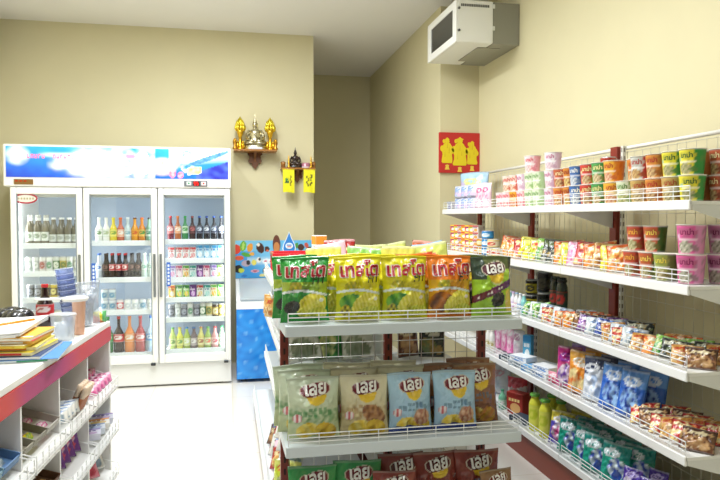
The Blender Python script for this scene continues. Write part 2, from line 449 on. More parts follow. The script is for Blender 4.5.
# =================================================================== ice cream freezer with its poster
fz = root('ice_cream_freezer', (.39, 5.69, 0), 'low blue chest freezer with white sliding lid beside the drinks cooler', 'freezer')
def water(u, v):
    n = sin(14*u+5*sin(9*v))*sin(17*v+4*sin(11*u)); n2 = sin(31*u+7*v)*sin(23*v-9*u)
    c = mix('1272d4', '2f9bee', .5+.4*n)
    return mix(c, '8fd0f8', max(0, n2-.72)*2.2)
m = MB(); FX0, FX1, FY0, FY1 = .045, .745, 5.33, 5.97
nu, nv = 44, 36; V = []; VC = []
for j in range(nv+1):
    for i in range(nu+1): V.append((FX0+(FX1-FX0)*i/nu, FY0-.001, .03+.57*j/nv)); VC.append(water(i/nu, j/nv))
m.add(V, [(j*(nu+1)+i, j*(nu+1)+i+1, (j+1)*(nu+1)+i+1, (j+1)*(nu+1)+i) for j in range(nv) for i in range(nu)], 'ffffff', 0, False, VC)
box(m, FX0, FY0, .03, FX1, FY1, .60, '1f7fdc', .006); mk('body', m, 'gloss', fz)
for x in (.1, .69):
    for y in (5.40, 5.92):
        m = MB(); lathe(m, [(.022, 0, '444444'), (.026, .015, '444444'), (.02, .0305, '888888')], 10, c=(x, y, 0)); mk('castor', m, 'gloss', fz)
m = MB()
prism(m, [(FY0, .60), (FY1, .60), (FY1, .79), (FY0+.03, .665), (FY0, .66)], FX0, FX0+.035, 'f2f5f7', 0, 'yz')
prism(m, [(FY0, .60), (FY1, .60), (FY1, .79), (FY0+.03, .665), (FY0, .66)], FX1-.035, FX1, 'f2f5f7', 0, 'yz')
box(m, FX0+.035, FY0, .60, FX1-.035, FY0+.03, .66, 'f2f5f7'); box(m, FX0+.035, FY1-.035, .60, FX1-.035, FY1, .79, 'f2f5f7')
box(m, FX0+.035, FY0+.03, .60, FX1-.035, FY1-.035, .61, 'd5e2ea')
rim = mk('rim', m, 'paint', fz)
m = MB(); sl = (.79-.665)/(FY1-FY0-.03)
for x0, x1, dz in ((FX0+.03, .43, .004), (.36, FX1-.03, .016)):
    y0, y1 = FY0+.03, FY1-.03; z0 = .665+dz; z1 = z0+sl*(y1-y0)
    m.add([(x0,y0,z0),(x1,y0,z0),(x1,y1,z1),(x0,y1,z1),(x0,y0,z0+.006),(x1,y0,z0+.006),(x1,y1,z1+.006),(x0,y1,z1+.006)],
          [(0,3,2,1),(4,5,6,7),(0,1,5,4),(1,2,6,5),(2,3,7,6),(3,0,4,7)], 'eaf2f6')
mk('sliding_lid', m, 'clear', fz)
# poster
def poster_art(u, v):
    x, y = 232+80*u, 288-48*v
    c = mix('7cc4ea', '3d9bdc', .5+.5*sin(7*u+2.5*v)) if v < .72 else mix('8ad0ef', '5fb5e6', u)
    c = mix(c, 'cfeaf8', .7*max(0, 1-((y-266)/6)**2)) if 244 < x < 276 else c
    E = ((233,251,4.5,6,0,'e0452e'),(240,247,3.2,6.5,.1,'6db53c'),(240,247,1.4,5,.1,'b8dd6a'),(247,249,3,5.5,.2,'f0a23a'),(236,262,4.5,3,0,'e4603c'),(243,258,5,2.6,.3,'5aa83a'),
         (249,257,2.6,2.2,0,'f2b04c'),(257.5,249.5,4,6.8,-.25,'45241a'),(255.5,245.5,1.8,2,0,'f2ead8'),(264.5,251,2.6,3.6,0,'4a2c24'),(265,253,1.6,1.4,0,'d86a4a'),
         (235,276,4.5,5,0,'26201e'),(238,278,3,3,0,'c8d94a'),(243,269,5,4,0,'b8a8b8'),(245,268,2,3,0,'2c2a30'),(251,268,2.6,3.6,0,'f0e26a'),(256,265,2.4,3.4,0,'f6f2ea'),(257,264,1.2,1.6,0,'3c2c28'),
         (264,266.5,4.5,3.4,0,'eef3f8'),(263,266.5,1.3,1.1,0,'e05868'),(268,267,1,1,0,'e05868'),(252,279,4.5,2,0,'d8a8b8'),(252,279,2.5,1.1,0,'b8506c'),(262,278,2,4,.2,'3a3634'),(266,279,2,4,-.2,'5a4a40'),
         (260,284.5,3.6,2,0,'d9d28a'),(241,285,3,1.6,0,'2f78c8'),(270,286,4,1.8,0,'3d7fd0'),(300,249,3.5,4.5,0,'4a3028'),(295,247,2,4,.3,'4f9848'),(306,247,2,4,-.3,'c85a4a'),(309,251,2,3,0,'6a4a38'),
         (280,262,3,4,0,'e8a050'),(290,265,3.6,3,0,'f0e6d0'))
    for a, b, ra, rb, ro, cc in E:
        if inside(x, y, a, b, ra, rb, ro): c = K(cc)
    return c
post = root('ice_cream_poster', (.39, 6.0, .79), 'sky blue ice cream poster board standing behind the blue chest freezer', 'poster')
m = MB(); nu, nv = 110, 66; V = []; VC = []
PX0, PX1, PZ0, PZ1 = .045, .745, .792, 1.135
for j in range(nv+1):
    for i in range(nu+1): V.append((PX0+(PX1-PX0)*i/nu, 5.985, PZ0+(PZ1-PZ0)*j/nv)); VC.append(K(poster_art(i/nu, j/nv)))
m.add(V, [(j*(nu+1)+i, j*(nu+1)+i+1, (j+1)*(nu+1)+i+1, (j+1)*(nu+1)+i) for j in range(nv) for i in range(nu)], 'ffffff', 0, False, VC)
box(m, PX0, 5.9855, PZ0, PX1, 5.998, PZ1, 'e8f2f8'); mk('board', m, 'card', post)
m = MB(); P = [(.41+.032*cos(t), 1.045+.0+.1*sin(t)**1 + .055) for t in [2*PI*i/24 for i in range(24)]]
prism(m, [(.415+.034*cos(2*PI*i/24), 1.10+.085*sin(2*PI*i/24)) for i in range(24)], 5.972, 5.984, '6a3a28')
prism(m, [(.415+.028*cos(2*PI*i/24), 1.07+.05*sin(2*PI*i/24)) for i in range(24)], 5.970, 5.973, 'c8844a')
prism(m, [(.405, 1.03), (.425, 1.03), (.425, .99), (.405, .99)], 5.974, 5.982, 'e8d0a0')
mk('cutout', m, 'card', post, 'brown ice cream bar cutout')
m = MB(); drop = [(.530, 1.218), (.552, 1.16), (.585, 1.095), (.592, 1.06), (.585, 1.03), (.475, 1.03), (.468, 1.06), (.476, 1.095), (.508, 1.16)]
prism(m, drop, 5.970, 5.984, 'f2f8fc'); q = [(.53+(a-.53)*.86, 1.1+(b-1.1)*.9) for a, b in drop]
prism(m, q, 5.967, 5.971, '2f86d8'); prism(m, [(.53+.035*cos(2*PI*i/20), 1.085+.028*sin(2*PI*i/20)) for i in range(20)], 5.964, 5.968, 'e9f3fb')
box(m, .508, 5.962, 1.088, .552, 5.965, 1.096, '3b78c8'); box(m, .512, 5.962, 1.072, .548, 5.965, 1.08, 'd85a6a')
mk('cutout', m, 'card', post, 'blue water drop cutout with white badge')

# =================================================================== double sided gondola with an end shelf
RED = '7a2c22'
gon = root('gondola_shelf', (.65, 3.45, 0), 'white metal gondola with dark red posts standing mid-shop, its end shelf facing the camera', 'shelf')
def wire_rail(mb, a, b, z, h, horiz, n, col='e9ecec', r=.0022):
    """wire fence between ground points a and b"""
    a, b = Vector((a[0], a[1], z)), Vector((b[0], b[1], z)); up = Vector((0, 0, 1))
    for k in horiz: tube(mb, [a+up*h*k, b+up*h*k], r, col, 5)
    for i in range(n+1):
        p = a+(b-a)*i/n; tube(mb, [p, p+up*h], r*.85, col, 4)
def deck(parent, x0, y0, x1, y1, z, face, lip=.035, rail=.05, n=10, col='e6eaea', ends=True):
    """one shelf: tray with a folded lip on the side it faces, and its wire rail"""
    m = MB(); box(m, x0, y0, z-.012, x1, y1, z, col)
    if face == '-y': box(m, x0, y0-.006, z-lip, x1, y0+.006, z+.004, col, .003); ra = ((x0+.01, y0+.004), (x1-.01, y0+.004))
    if face == '-x': box(m, x0-.006, y0, z-lip, x0+.006, y1, z+.004, col, .003); ra = ((x0+.004, y0+.01), (x0+.004, y1-.01))
    if face == '+x': box(m, x1-.006, y0, z-lip, x1+.006, y1, z+.004, col, .003); ra = ((x1-.004, y0+.01), (x1-.004, y1-.01))
    if ends:
        if face == '-y':
            for x in (x0, x1-.002): prism(m, [(y0, z-lip), (y1, z-lip-.02), (y1, z-.012), (y0, z-.012)], x, x+.002, col, 0, 'yz')
        else:
            for y in (y0, y1-.002): prism(m, [(x0, z-lip), (x1, z-lip), (x1, z-.012), (x0, z-.012)], y, y+.002, col)
    s = mk('shelf', m, 'paint', parent)
    if rail:
        m = MB(); wire_rail(m, ra[0], ra[1], z+.004, rail, (.3, .65, 1), n); mk('wire_rail', m, 'paint', s)
    return s
for z in (.953, .518, .175):
    deck(gon, .19, 2.30, 1.09, 2.64, z, '-y', .036, .042 if z > .2 else .035, 8, 'ccd6d9')
for z in (.98, .70, .40, .13): deck(gon, .235 if z > .2 else .155, 2.72, .63, 4.60, z, '-x', .035, .045 if z > .2 else .03, 18)
for z in (.98, .40, .13): deck(gon, .68, 2.72, 1.06, 4.60, z, '+x', .035, .045, 18)
for x, y in ((.215, 2.675), (.655, 2.675), (1.075, 2.675), (.655, 4.62)):
    m = MB(); box(m, x-.017, y-.015, 0, x+.017, y+.015, .985 if y > 3 or x != .655 else 1.0, RED, .003); p = mk('post', m, 'paint', gon)
    m = MB()
    for k in range(18): box(m, x-.004, y-.0165, .08+k*.05, x+.004, y-.0145, .105+k*.05, '2c1512')
    mk('slot', m, 'paper', p); p.children[0]['kind'] = 'stuff'
m = MB()
for k in range(17): tube(m, [(.235+k*.0515, 2.668, .16), (.235+k*.0515, 2.668, .955)], .0016, 'c3c3bd', 4)
for k in range(14): tube(m, [(.235, 2.668, .18+k*.058), (1.058, 2.668, .18+k*.058)], .0016, 'c3c3bd', 4)
mk('back_grid', m, 'metal', gon)
m = MB(); box(m, .652, 2.70, .16, .658, 4.60, .39, 'd8dad4'); box(m, .652, 2.70, .42, .658, 4.60, .69, 'd8dad4'); box(m, .652, 2.70, .71, .658, 4.6, .97, 'd8dad4'); mk('centre_panel', m, 'paint', gon)
m = MB(); box(m, .20, 2.32, 0, 1.08, 2.66, .085, RED); box(m, .19, 2.70, 0, 1.05, 4.6, .085, RED); mk('plinth', m, 'paint', gon)

# =================================================================== long wall shelving on the right
ws = root('wall_shelving', (1.78, 3.36, 0), 'long white five tier wire-backed shelving with red posts along right wall', 'shelf')
JY = (2.01, 2.913, 3.817, 4.72); WX0, WX1 = 1.585, 1.855
WZ = (1.40, 1.098, .79, .487, .17)
for k in range(3):
    for z in WZ:
        s = deck(ws, WX0, JY[k]+.002, WX1, JY[k+1]-.002, z, '-x', .032, .05, 10, 'f1f2f0', False)
        for y in (JY[k]+.004, JY[k+1]-.007):
            m = MB(); prism(m, [(WX0+.008, z-.03), (WX1, z-.11), (WX1, z-.013), (WX0+.008, z-.013)], y, y+.003, 'e2e4e2')
            mk('bracket', m, 'paint', s)
for y in JY:
    yy = min(max(y, JY[0]+.065), JY[3]-.035)
    m = MB(); box(m, 1.858, yy-.028, 0, 1.892, yy+.03, 1.69, '8a3022', .003); p = mk('post', m, 'paint', ws)
    m = MB(); box(m, 1.868, yy-.062, 0, 1.886, yy-.046, 1.69, 'e4e4dc')
    for j in range(40): box(m, 1.8665, yy-.057, .1+j*.04, 1.8685, yy-.051, .12+j*.04, '8a857c'); box(m, 1.873, yy-.0632, .1+j*.04, 1.880, yy-.0615, .12+j*.04, '8a857c')
    mk('slotted_upright', m, 'paint', ws)
m = MB()
for i in range(46): tube(m, [(1.897, 2.02+i*.0598, .15), (1.897, 2.02+i*.0598, 1.665)], .0016, 'cfccba', 4)
for i in range(16): tube(m, [(1.8945, 2.02, .16+i*.1), (1.8945, 4.71, .16+i*.1)], .0016, 'cfccba', 4)
tube(m, [(1.897, 2.02, 1.68), (1.897, 4.71, 1.68)], .010, 'f0f0ea', 6)
mk('back_grid', m, 'paint', ws)
m = MB(); box(m, 1.60, 2.01, 0, 1.86, 4.72, .125, '8a3a28'); mk('plinth', m, 'paint', ws)

# =================================================================== sales counter on the left (local frame: far front corner is the origin)
CR = math.radians(-3.8)
ct = root('sales_counter', (-.53, 3.06, 0), 'white sales counter with red stripe and sloping wire trays, left side', 'counter', None, CR, True)
m = MB(); box(m, -.62, -2.35, .855, 0, 0, .88, 'f4f4f0', .003); mk('worktop', m, 'paint', ct)
m = MB()
def stripe_col(y): return mix('d2403a', 'b2326e', max(0, min(1, (-y-.45)/.25)) * (1 if y > -1.0 else max(0, 1-(-y-1.0)/.12)))
ys = [-2.35+.05*i for i in range(48)]
V = []; VC = []
for y in ys:
    for z in (.795, .8551): V.append((.0035, y, z)); VC.append(stripe_col(y))
m.add(V, [(2*i, 2*i+2, 2*i+3, 2*i+1) for i in range(47)], 'ffffff', 0, False, VC)
box(m, -.02, -2.35, .795, .003, 0, .855, 'c8403a'); mk('front_stripe', m, 'paint', ct)
m = MB(); box(m, -.62, -2.35, 0, -.33, -.02, .8, 'eeeeea'); box(m, -.6, -2.3, .84, -.02, -.01, .856, 'eeeeea')
box(m, -.33, -2.35, 0, -.01, -.02, .06, 'e8e8e4'); mk('carcass', m, 'paint', ct)
m = MB(); box(m, -.62, -.02, 0, 0, 0, .856, 'f2f2ee', .002); mk('end_panel', m, 'paint', ct)
BAYS = [(-.345, -.022), (-.685, -.36), (-1.025, -.70), (-1.365, -1.04)]
for y0, y1 in BAYS:
    m = MB(); box(m, -.33, y0-.014, .06, -.002, y0-.001, .84, 'efefee'); mk('divider', m, 'paint', ct)
TZ = (.595, .40, .205)
def tray_z(lv, x): return TZ[lv]+.30*(.035-x)
for y0, y1 in BAYS:
    for lv in range(3):
        m = MB(); xa, xb = -.325, .035
        m.add([(xa, y0, tray_z(lv, xa)-.012), (xb, y0, tray_z(lv, xb)-.012), (xb, y1, tray_z(lv, xb)-.012), (xa, y1, tray_z(lv, xa)-.012),
               (xa, y0, tray_z(lv, xa)-.004), (xb, y0, tray_z(lv, xb)-.004), (xb, y1, tray_z(lv, xb)-.004), (xa, y1, tray_z(lv, xa)-.004)],
              [(0,3,2,1),(4,5,6,7),(0,1,5,4),(1,2,6,5),(2,3,7,6),(3,0,4,7)], 'f0f1ef')
        t = mk('tray', m, 'paint', ct)
        m = MB(); wire_rail(m, (.036, y0+.002), (.036, y1-.002), TZ[lv]-.012, .055, (.25, .6, 1), 6, 'f4f5f3', .002)
        if lv == 0 or True:
            for yy in (y0+.004, y1-.004): tube(m, [(xa, yy, tray_z(lv, xa)+.035), (.036, yy, TZ[lv]+.04)], .002, 'f4f5f3', 4)
        mk('wire_rail', m, 'paint', t)

# =================================================================== steel box on the right wall, air conditioner at left, pictures and shrines
bx = root('wall_cabinet', (1.77, 4.62, 2.55), 'white steel box with dark side window mounted high on the right wall', 'cabinet')
m = MB(); box(m, 1.54, 4.29, 2.552, 1.80, 4.94, 2.84, 'e9e9e2', .006)
for i in range(16): box(m, 1.565+i*.013, 4.287, 2.795, 1.574+i*.013, 4.291, 2.812, '5d5d58')
mk('housing', m, 'paint', bx)
m = MB(); box(m, 1.80, 4.295, 2.55, 1.998, 4.935, 2.838, '8b8a7c', .004); box(m, 1.73, 4.4, 2.546, 1.9, 4.8, 2.551, '8f8e80'); mk('rear_casing', m, 'paint', bx)
m = MB()
for q in ((4.29, 2.552, 4.36, 2.84), (4.86, 2.552, 4.94, 2.84), (4.36, 2.552, 4.86, 2.605), (4.36, 2.79, 4.86, 2.84)): box(m, 1.528, q[0], q[1], 1.541, q[2], q[3], 'f3f3ee', .002)
fr = mk('window_frame', m, 'paint', bx)
m = MB(); box(m, 1.534, 4.362, 2.606, 1.5395, 4.858, 2.789, '1c2022'); mk('pane', m, 'gloss', fr)
for z in (2.63, 2.78):
    m = MB(); tube(m, [(1.55, 4.284, z), (1.55, 4.292, z)], .009, '6a6a66', 10); mk('screw', m, 'metal', bx)
    m = MB(); box(m, 1.79, 4.284, z+.01, 1.812, 4.291, z+.04, 'dcdcd4', .002); mk('clip', m, 'paint', bx)

ac = root('air_conditioner', (-1.92, 5.45, 2.59), 'end of a white air conditioner high on the left wall', 'air conditioner')
m = MB(); box(m, -1.979, 5.0, 2.60, -1.865, 5.9, 2.93, 'f1f1ed', .02); mk('casing', m, 'paint', ac)
m = MB(); box(m, -1.872, 5.05, 2.615, -1.860, 5.85, 2.65, 'd4d4d0', .002)
for k in range(3): box(m, -1.866, 5.05, 2.62+k*.01, -1.858, 5.85, 2.624+k*.01, 'b5b5b0')
mk('air_vent', m, 'paint', ac)

pic = root('wall_picture', (1.835, 5.03, 1.70), 'red panel with three yellow robed figure silhouettes on column by right wall', 'picture')
m = MB(); box(m, 1.655, 5.026, 1.705, 2.0, 5.047, 2.03, 'c22c28', .002); board = mk('panel', m, 'paper', pic)
def figure(cx, z0, w, h, hat, sd):
    r = random.Random(sd); L = []
    pr = [(0, .44), (.06, .5), (.2, .46), (.35, .44), (.5, .5), (.62, .47), (.7, .36), (.76, .3), (.8, .17), (.85, .2), (.9, .2 if hat else .15), (.93, .28 if hat else .2), (.96, .12), (1, .03)]
    a = [(cx-w*p*(1+.14*(r.random()-.5)), z0+h*q) for q, p in pr]; b = [(cx+w*p*(1+.14*(r.random()-.5)), z0+h*q) for q, p in reversed(pr)]
    return a+b
for cx, z0, w, h, hat, sd in ((1.722, 1.783, .092, .205, 0, 1), (1.829, 1.765, .115, .228, 1, 2), (1.934, 1.775, .088, .190, 0, 3)):
    m = MB(); prism(m, figure(cx, z0, w, h, hat, sd), 5.0235, 5.0262, 'e6cf1e')
    for dx, dz, r in ((-.045, .12, .018), (.045, .1, .016), (-.03, .18, .012)):
        prism(m, [(cx+dx*w/.1+r*cos(2*PI*i/10), z0+dz*h/.21+r*sin(2*PI*i/10)*1.4) for i in range(10)], 5.0233, 5.0262, 'e6cf1e')
    for pp in ((-.02, .08), (.015, .11), (0, .15)): prism(m, [(cx+pp[0]-.003, z0+pp[1]-.03), (cx+pp[0]+.003, z0+pp[1]-.03), (cx+pp[0]+.002, z0+pp[1]+.02)], 5.0228, 5.0236, 'cfae18')
    f = mk('figure', m, 'paper', pic)
    m = MB(); prism(m, [(cx-.02, z0-.052), (cx+.02, z0-.052), (cx+.012, z0-.03), (cx+.016, z0-.016), (cx, z0-.01), (cx-.016, z0-.016), (cx-.012, z0-.03)], 5.0235, 5.0262, 'eccb4a'); mk('tassel', m, 'paper', pic)

def shrine(x, z, w, d, label):
    s = root('shrine_shelf', (x, 6.10-d/2, z-.2), label, 'wall shelf')
    m = MB(); box(m, x-w/2, 6.10-d, z-.016, x+w/2, 6.099, z, 'a06a2c', .003); mk('board', m, 'wood', s)
    m = MB(); k = w/.38
    q = [(0, -.016), (.062, -.016), (.066, -.03), (.05, -.045), (.052, -.075), (.062, -.09), (.05, -.115), (.028, -.105), (.03, -.125), (.012, -.15), (0, -.165)]
    P = [(x+a*k, z+b*k) for a, b in q]+[(x-a*k, z+b*k) for a, b in reversed(q[1:-1])]
    prism(m, P, 6.062, 6.099, '6b3f1c'); prism(m, [(6.10-d*.8, z-.017), (6.099, z-.017), (6.099, z-.14*k), (6.07, z-.12*k), (6.05, z-.07*k), (6.02, z-.05*k)], x-.012, x+.012, '7a4a22', 0, 'yz')
    mk('bracket', m, 'wood', s)
    return s
shrine(.228, 1.955, .385, .19, 'higher carved wooden wall shelf carrying the seated silver statue')
shrine(.615, 1.80, .31, .15, 'lower small wooden wall shelf carrying a dark statue and yellow flags')
# =================================================================== kinds of goods
def bump_words(u, v, cu, cv, w, h, n, sd):
    """small print-like strokes"""
    x = (u-cu)/w+.5; y = (v-cv)/h+.5
    if not (0 < x < 1 and 0 < y < 1): return False
    k = int(x*n); f = x*n-k
    return f < .68 and (sin(sd+k*7.3+int(y*3)*2.1) > -.45)

def corn_bag(name, base, dark, left, swoosh='dfe8ea'):
    mb = MB(); w, h = .182, .24
    def art(u, v):
        c = mix(base, dark, .25+.25*sin(7*u+2)) if v > .93 else K(base)
        if v < .62:
            c = mix(base, 'd9d22a', .5)
            if inside(u, v, .30, .53, .14, .10): c = mix('c9b52a', '8f9a24', .5+.5*sin(60*u)*sin(50*v))
            if inside(u, v, .62, .54, .2, .1) : c = mix(c, dark, .45)
        if v < .46+.05*sin(3.4*u+.2): c = mix(base, dark, .35) if left == 'nori' else mix(base, '8cae26', .35)
        if left == 'leaf' and inside(u, v, .33, .3, .27, .13): c = mix('2f7f2c', '7dbb3a', .5+.5*sin(25*u+18*v))
        if left == 'flame' and inside(u, v, .25, .27, .24, .17): c = mix('5a3018', 'c8781e', .5+.5*sin(22*u-14*v))
        if inside(u, v, .64, .26, .33, .19, .25): c = mix('d7cf32', 'eee66a', .5+.5*sin(75*(u+.5*v)))
        if inside(u, v, .72, .13, .26, .1, .1): c = mix('b9bf2c', 'dfe05a', .5+.5*sin(80*(u-.3*v)))
        if left == 'nori' and inside(u, v, .22, .24, .17, .1, .2): c = mix('1d211c', '3c4038', .5+.5*sin(90*u)*sin(70*v))
        if left == 'leaf' and inside(u, v, .2, .17, .1, .09): c = mix('e8d838', '4a4a1a', .5+.5*sin(60*u)*sin(50*v))
        d = v-(.44+.05*sin(3.4*u+.2))
        if abs(d) < .018: c = K(swoosh)
        if v < .09: c = mix(base, dark, .2)
        if inside(u, v, .85, .35, .06, .03): c = mix('ffffff', base, .2)
        return c
    sf = pillow(mb, w, h, .10, 56, 70, art, seed=hash_(name+base), wr=.0085, pinch=.09, calm=.78)
    f = on_bag(sf, .5, .735, w, h, .03)
    write(mb, 'เทสโต', on_bag(sf, .5, .70, w, h, .03, .0032), .160, 'f0e4d8', .06, hs=1.0, slant=.12)
    write(mb, 'เทสโต', on_bag(sf, .5, .703, w, h, .03, .0058), .153, 'a8182a', .025, hs=1.0, slant=.12)
    write(mb, 'FIT', on_bag(sf, .80, .60, w, h, .03, .0035), .055, '23361c', .01, slant=.2)
    return Kind(name, 'snack bag', mb.mesh(name, 'film'))
def hash_(s): return sum((i+1)*ord(c) for i, c in enumerate(s)) % 97 / 7.0

def potato_bag(name, top, low, foot, chip='e9c93c', green=None, ribbon='7e2430', nori=False, w=.19, h=.228, res=(48, 60)):
    mb = MB()
    def art(u, v):
        c = mix(low, top, (v-.15)/.6)
        if v > .95: c = mix(top, '9a9a90', .35)
        if nori:
            c = K('a4cf34') if v < .8 else mix('6c7a40', '39422f', .5)
            if v > .62 and (u < .3 or u > .93): c = K('3b4d3e')
            t = v-(.40+.30*(u-.35))
            if abs(t) < .065: c = mix('6a2432', '5a3a80', (u-.3)*1.3)
            if abs(t) < .02 and u < .7 and bump_words(u, v, .4, .44, .6, .3, 9, 3): c = K('f0e8e0')
            if inside(u, v, .58, .30, .17, .13, .3): c = mix('23241e', '45443a', .5+.5*sin(70*u)*sin(60*v))
            if inside(u, v, .90, .27, .12, .2, .3): c = K('e6d255')
            if inside(u, v, .55, .63, .14, .1): c = mix('c9d86a', 'f0ecc0', .5)
        else:
            if .36 < v < .55 and bump_words(u, v, .52, .455, .7, .13, 7, hash_(name)): c = mix(c, green or '4a6f86', .65)
            if green and .28 < v < .5: c = mix(c, green, .45*(.5+.5*sin(40*u+sin(30*v)*2)))
            if green: c = mix(c, green, max(0, .9*noise.noise(Vector((u*13, v*16, 3.3)))*exp(-((v-.40)/.16)**2)+.25*exp(-((v-.38)/.12)**2)))
            if ribbon == '6e1f2c' and inside(u, v, .68, .36, .26, .15, -.4): c = mix('b98a5a', '7a4a2a', .5+1.6*noise.noise(Vector((u*12, v*12, 7))))
            if inside(u, v, .36, .16, .21, .13, .2): c = mix(chip, 'f4e27c', .5+.5*sin(30*u+20*v))
            if inside(u, v, .72, .14, .22, .14, -.2): c = mix(chip, 'c99f2a', .4+.4*sin(26*u-22*v))
            if foot and inside(u, v, .72, .27, .2, .14): c = mix('a8684a', 'd8b090', .5+1.5*noise.noise(Vector((u*14, v*14, 2))))
            if foot and v < .10+.03*sin(4*u): c = K(foot)
            if inside(u, v, .16, .36, .09, .07): c = mix('c8303a', 'f0f0f0', .5+.5*sin(70*u))
        if inside(u, v, .54, .73, .20, .17): c = mix('e8c22e', 'f2dc5c', .5+.5*sin(6*v))
        yy = v-(.80+.02*sin((u-.5)*8)); k = (abs(u-.52)/.29)**3.2+(abs(yy)/.095)**2.2
        if k < 1: c = mix(ribbon, '5a1218', .5*(1-k))
        elif k < 1.22: c = mix(ribbon, 'f4ead0', .75)
        return c
    sf = pillow(mb, w, h, .088, res[0], res[1], art, seed=hash_(name+top), wr=.0078, pinch=.07, calm=.80)
    write(mb, 'เลย', on_bag(sf, .525, .735, w, h, .06, .005), w*.42, 'f8f4ee', .03, hs=1.05, slant=.1)
    return Kind(name, 'snack bag', mb.mesh(name, 'film'))

def packet(name, pal, sd, w=.13, h=.10, t=.03, res=(20, 16), cat='packet', wr=.0045, gus=0, text=None, mat='film', crimp=.05, busy=False):
    """a small printed packet; pal: base, band, blob, blob2, logo"""
    mb = MB(); r = random.Random(sd); a0 = r.uniform(-.4, .4); cu, cv = r.uniform(.35, .65), r.uniform(.28, .45); lu = r.uniform(.35, .6)
    def art(u, v):
        c = K(pal[0])
        if v-.55-a0*(u-.5) > .12: c = K(pal[1])
        if inside(u, v, cu, cv, .33, .25, a0): c = mix(pal[2], pal[3], .5+1.6*noise.noise(Vector((u*8, v*8, sd*1.3))))
        if inside(u, v, 1-cu*.6, .22, .16, .14): c = K(pal[3])
        if busy:
            n1 = noise.noise(Vector((u*5, v*4.5, sd*.7))); n2 = noise.noise(Vector((u*9+4, v*8, sd*.9)))
            if n1 > .34: c = K(pal[3])
            elif n1 < -.36: c = mix(pal[2], pal[0], .3)
            if n2 > .40: c = mix(pal[4], c, .3)
            elif n2 < -.33: c = K(pal[1])
        if inside(u, v, lu, .74, .32, .11, a0*.4): c = K(pal[4])
        if inside(u, v, lu, .74, .25, .06, a0*.4) and bump_words(u, v, lu, .74, .5, .12, 5, sd): c = K(pal[1])
        if v > .96 or v < .04: c = mix(c, 'dddddd', .35)
        return c
    sf = pillow(mb, w, h, t, res[0], res[1], art, seed=sd*1.3, wr=wr, gus=gus, crimp=crimp)
    if text: write(mb, text[0], on_bag(sf, text[2], text[3], w, h, a0*.3, .002), w*text[1], text[4], .02)
    return Kind(name, cat, mb.mesh(name, mat))

def cup(name, base, side, blob, blob2, text='7c1c1c', r=.047, h=.094, side_from=.60):
    mb = MB(); rb = r*.79; pr = []
    for j in range(15):
        z = h*.985*j/14; pr.append((rb+(r*.965-rb)*j/14, z))
    sd = hash_(name+base)
    def art(a, z):
        v = z/h; c = K(base)
        if a > side_from or a < 1-side_from-.1: c = K(side)
        if inside(a, v, .47, .24, .11, .2): c = mix(blob, blob2, .5+.5*sin(150*a+sd)*sin(26*v-sd))
        if inside(a, v, .60, .2, .05, .12): c = mix(blob2, side, .4)
        if .3 < v < .9: c = mix(c, blob2, max(0, .9*noise.noise(Vector((a*26, v*5, sd)))))
        if abs(v-.52) < .03 and abs(a-.5) < .13: c = mix(base, 'ffffff', .55)
        if inside(a, v, .5, .74, .12, .12): c = mix(base, blob2, .35)
        if inside(a, v, .38, .6, .03, .1): c = mix(side, 'ffffff', .3)
        if v < .04 or v > .95: c = mix(c, 'ffffff', .35)
        return c
    lathe(mb, pr, 36, 0, art)
    def fn(x, y):
        z = h*.66+y; rr = rb+(r*.965-rb)*z/h+.0006; t = 2*PI*.5+x/rr
        return (-rr*sin(t), rr*cos(t), z)
    write(mb, 'มาม่า', fn, r*.95, text, .03)
    lid = MB(); lathe(lid, [(r*.97, h*.975, 'f2efe6'), (r*1.03, h*.98, 'f2efe6'), (r*1.03, h*1.0, 'ece8dc'), (r*.93, h*1.0, 'e9e4d4'), (r*.9, h*.992, 'e9e4d4'), (0.0001, h*.992, 'e9e4d4')], 28)
    k = Kind(name, 'noodle cup', mb.mesh(name, 'card'), [('lid', lid.mesh('lid', 'paper'), 'pale paper lid')]); k.h = h; return k

def bottle(name, h, r, liquid, cap, lab, lab2='ffffff', neck=.42, cat='bottle', lz=(.2, .5), capname='cap', mat='gloss', foil=None, shoulder=.55, nr=.36):
    mb = MB(); n = 16
    pr = [(r*.86, 0), (r, h*.03), (r, h*.18), (r*.985, h*.3), (r, h*.42), (r, h*shoulder), (r*.86, h*(shoulder+.07)), (r*.6, h*(shoulder+.15)), (r*nr, h*(shoulder+.24)), (r*nr, h*.94)]
    lathe(mb, [(a, z, liquid) for a, z in pr], n)
    parts = []
    c = MB(); lathe(c, [(r*nr*1.12, h*.925, cap), (r*nr*1.16, h*.935, cap), (r*nr*1.16, h*.985, cap), (r*nr*.95, h, cap)], 12); parts.append((capname, c.mesh(capname, 'gloss'), None))
    if lab:
        l = MB(); z0, z1 = h*lz[0], h*lz[1]; sd = hash_(name)
        def art(a, z):
            v = (z-z0)/(z1-z0)
            c_ = K(lab)
            if inside(a, v, .5, .55, .13, .3): c_ = K(lab2)
            if abs(v-.55) < .14 and bump_words(a, v, .5, .55, .18, .3, 4, sd): c_ = mix(lab, liquid, .3)
            if v < .12 or v > .88: c_ = mix(lab, lab2, .5)
            return c_
        lathe(l, [(r*1.012, z0+(z1-z0)*i/8) for i in range(9)], 24, 0, art, caps=False); parts.append(('label', l.mesh('label', 'paper'), None))
    if foil:
        l = MB(); lathe(l, [(r*nr*1.03+.001, h*.80, foil), (r*nr*1.03+.001, h*.915, foil)], 12, caps=False); parts.append(('neck_label', l.mesh('neck_label', 'paper'), None))
    return Kind(name, cat, mb.mesh(name, mat), parts)

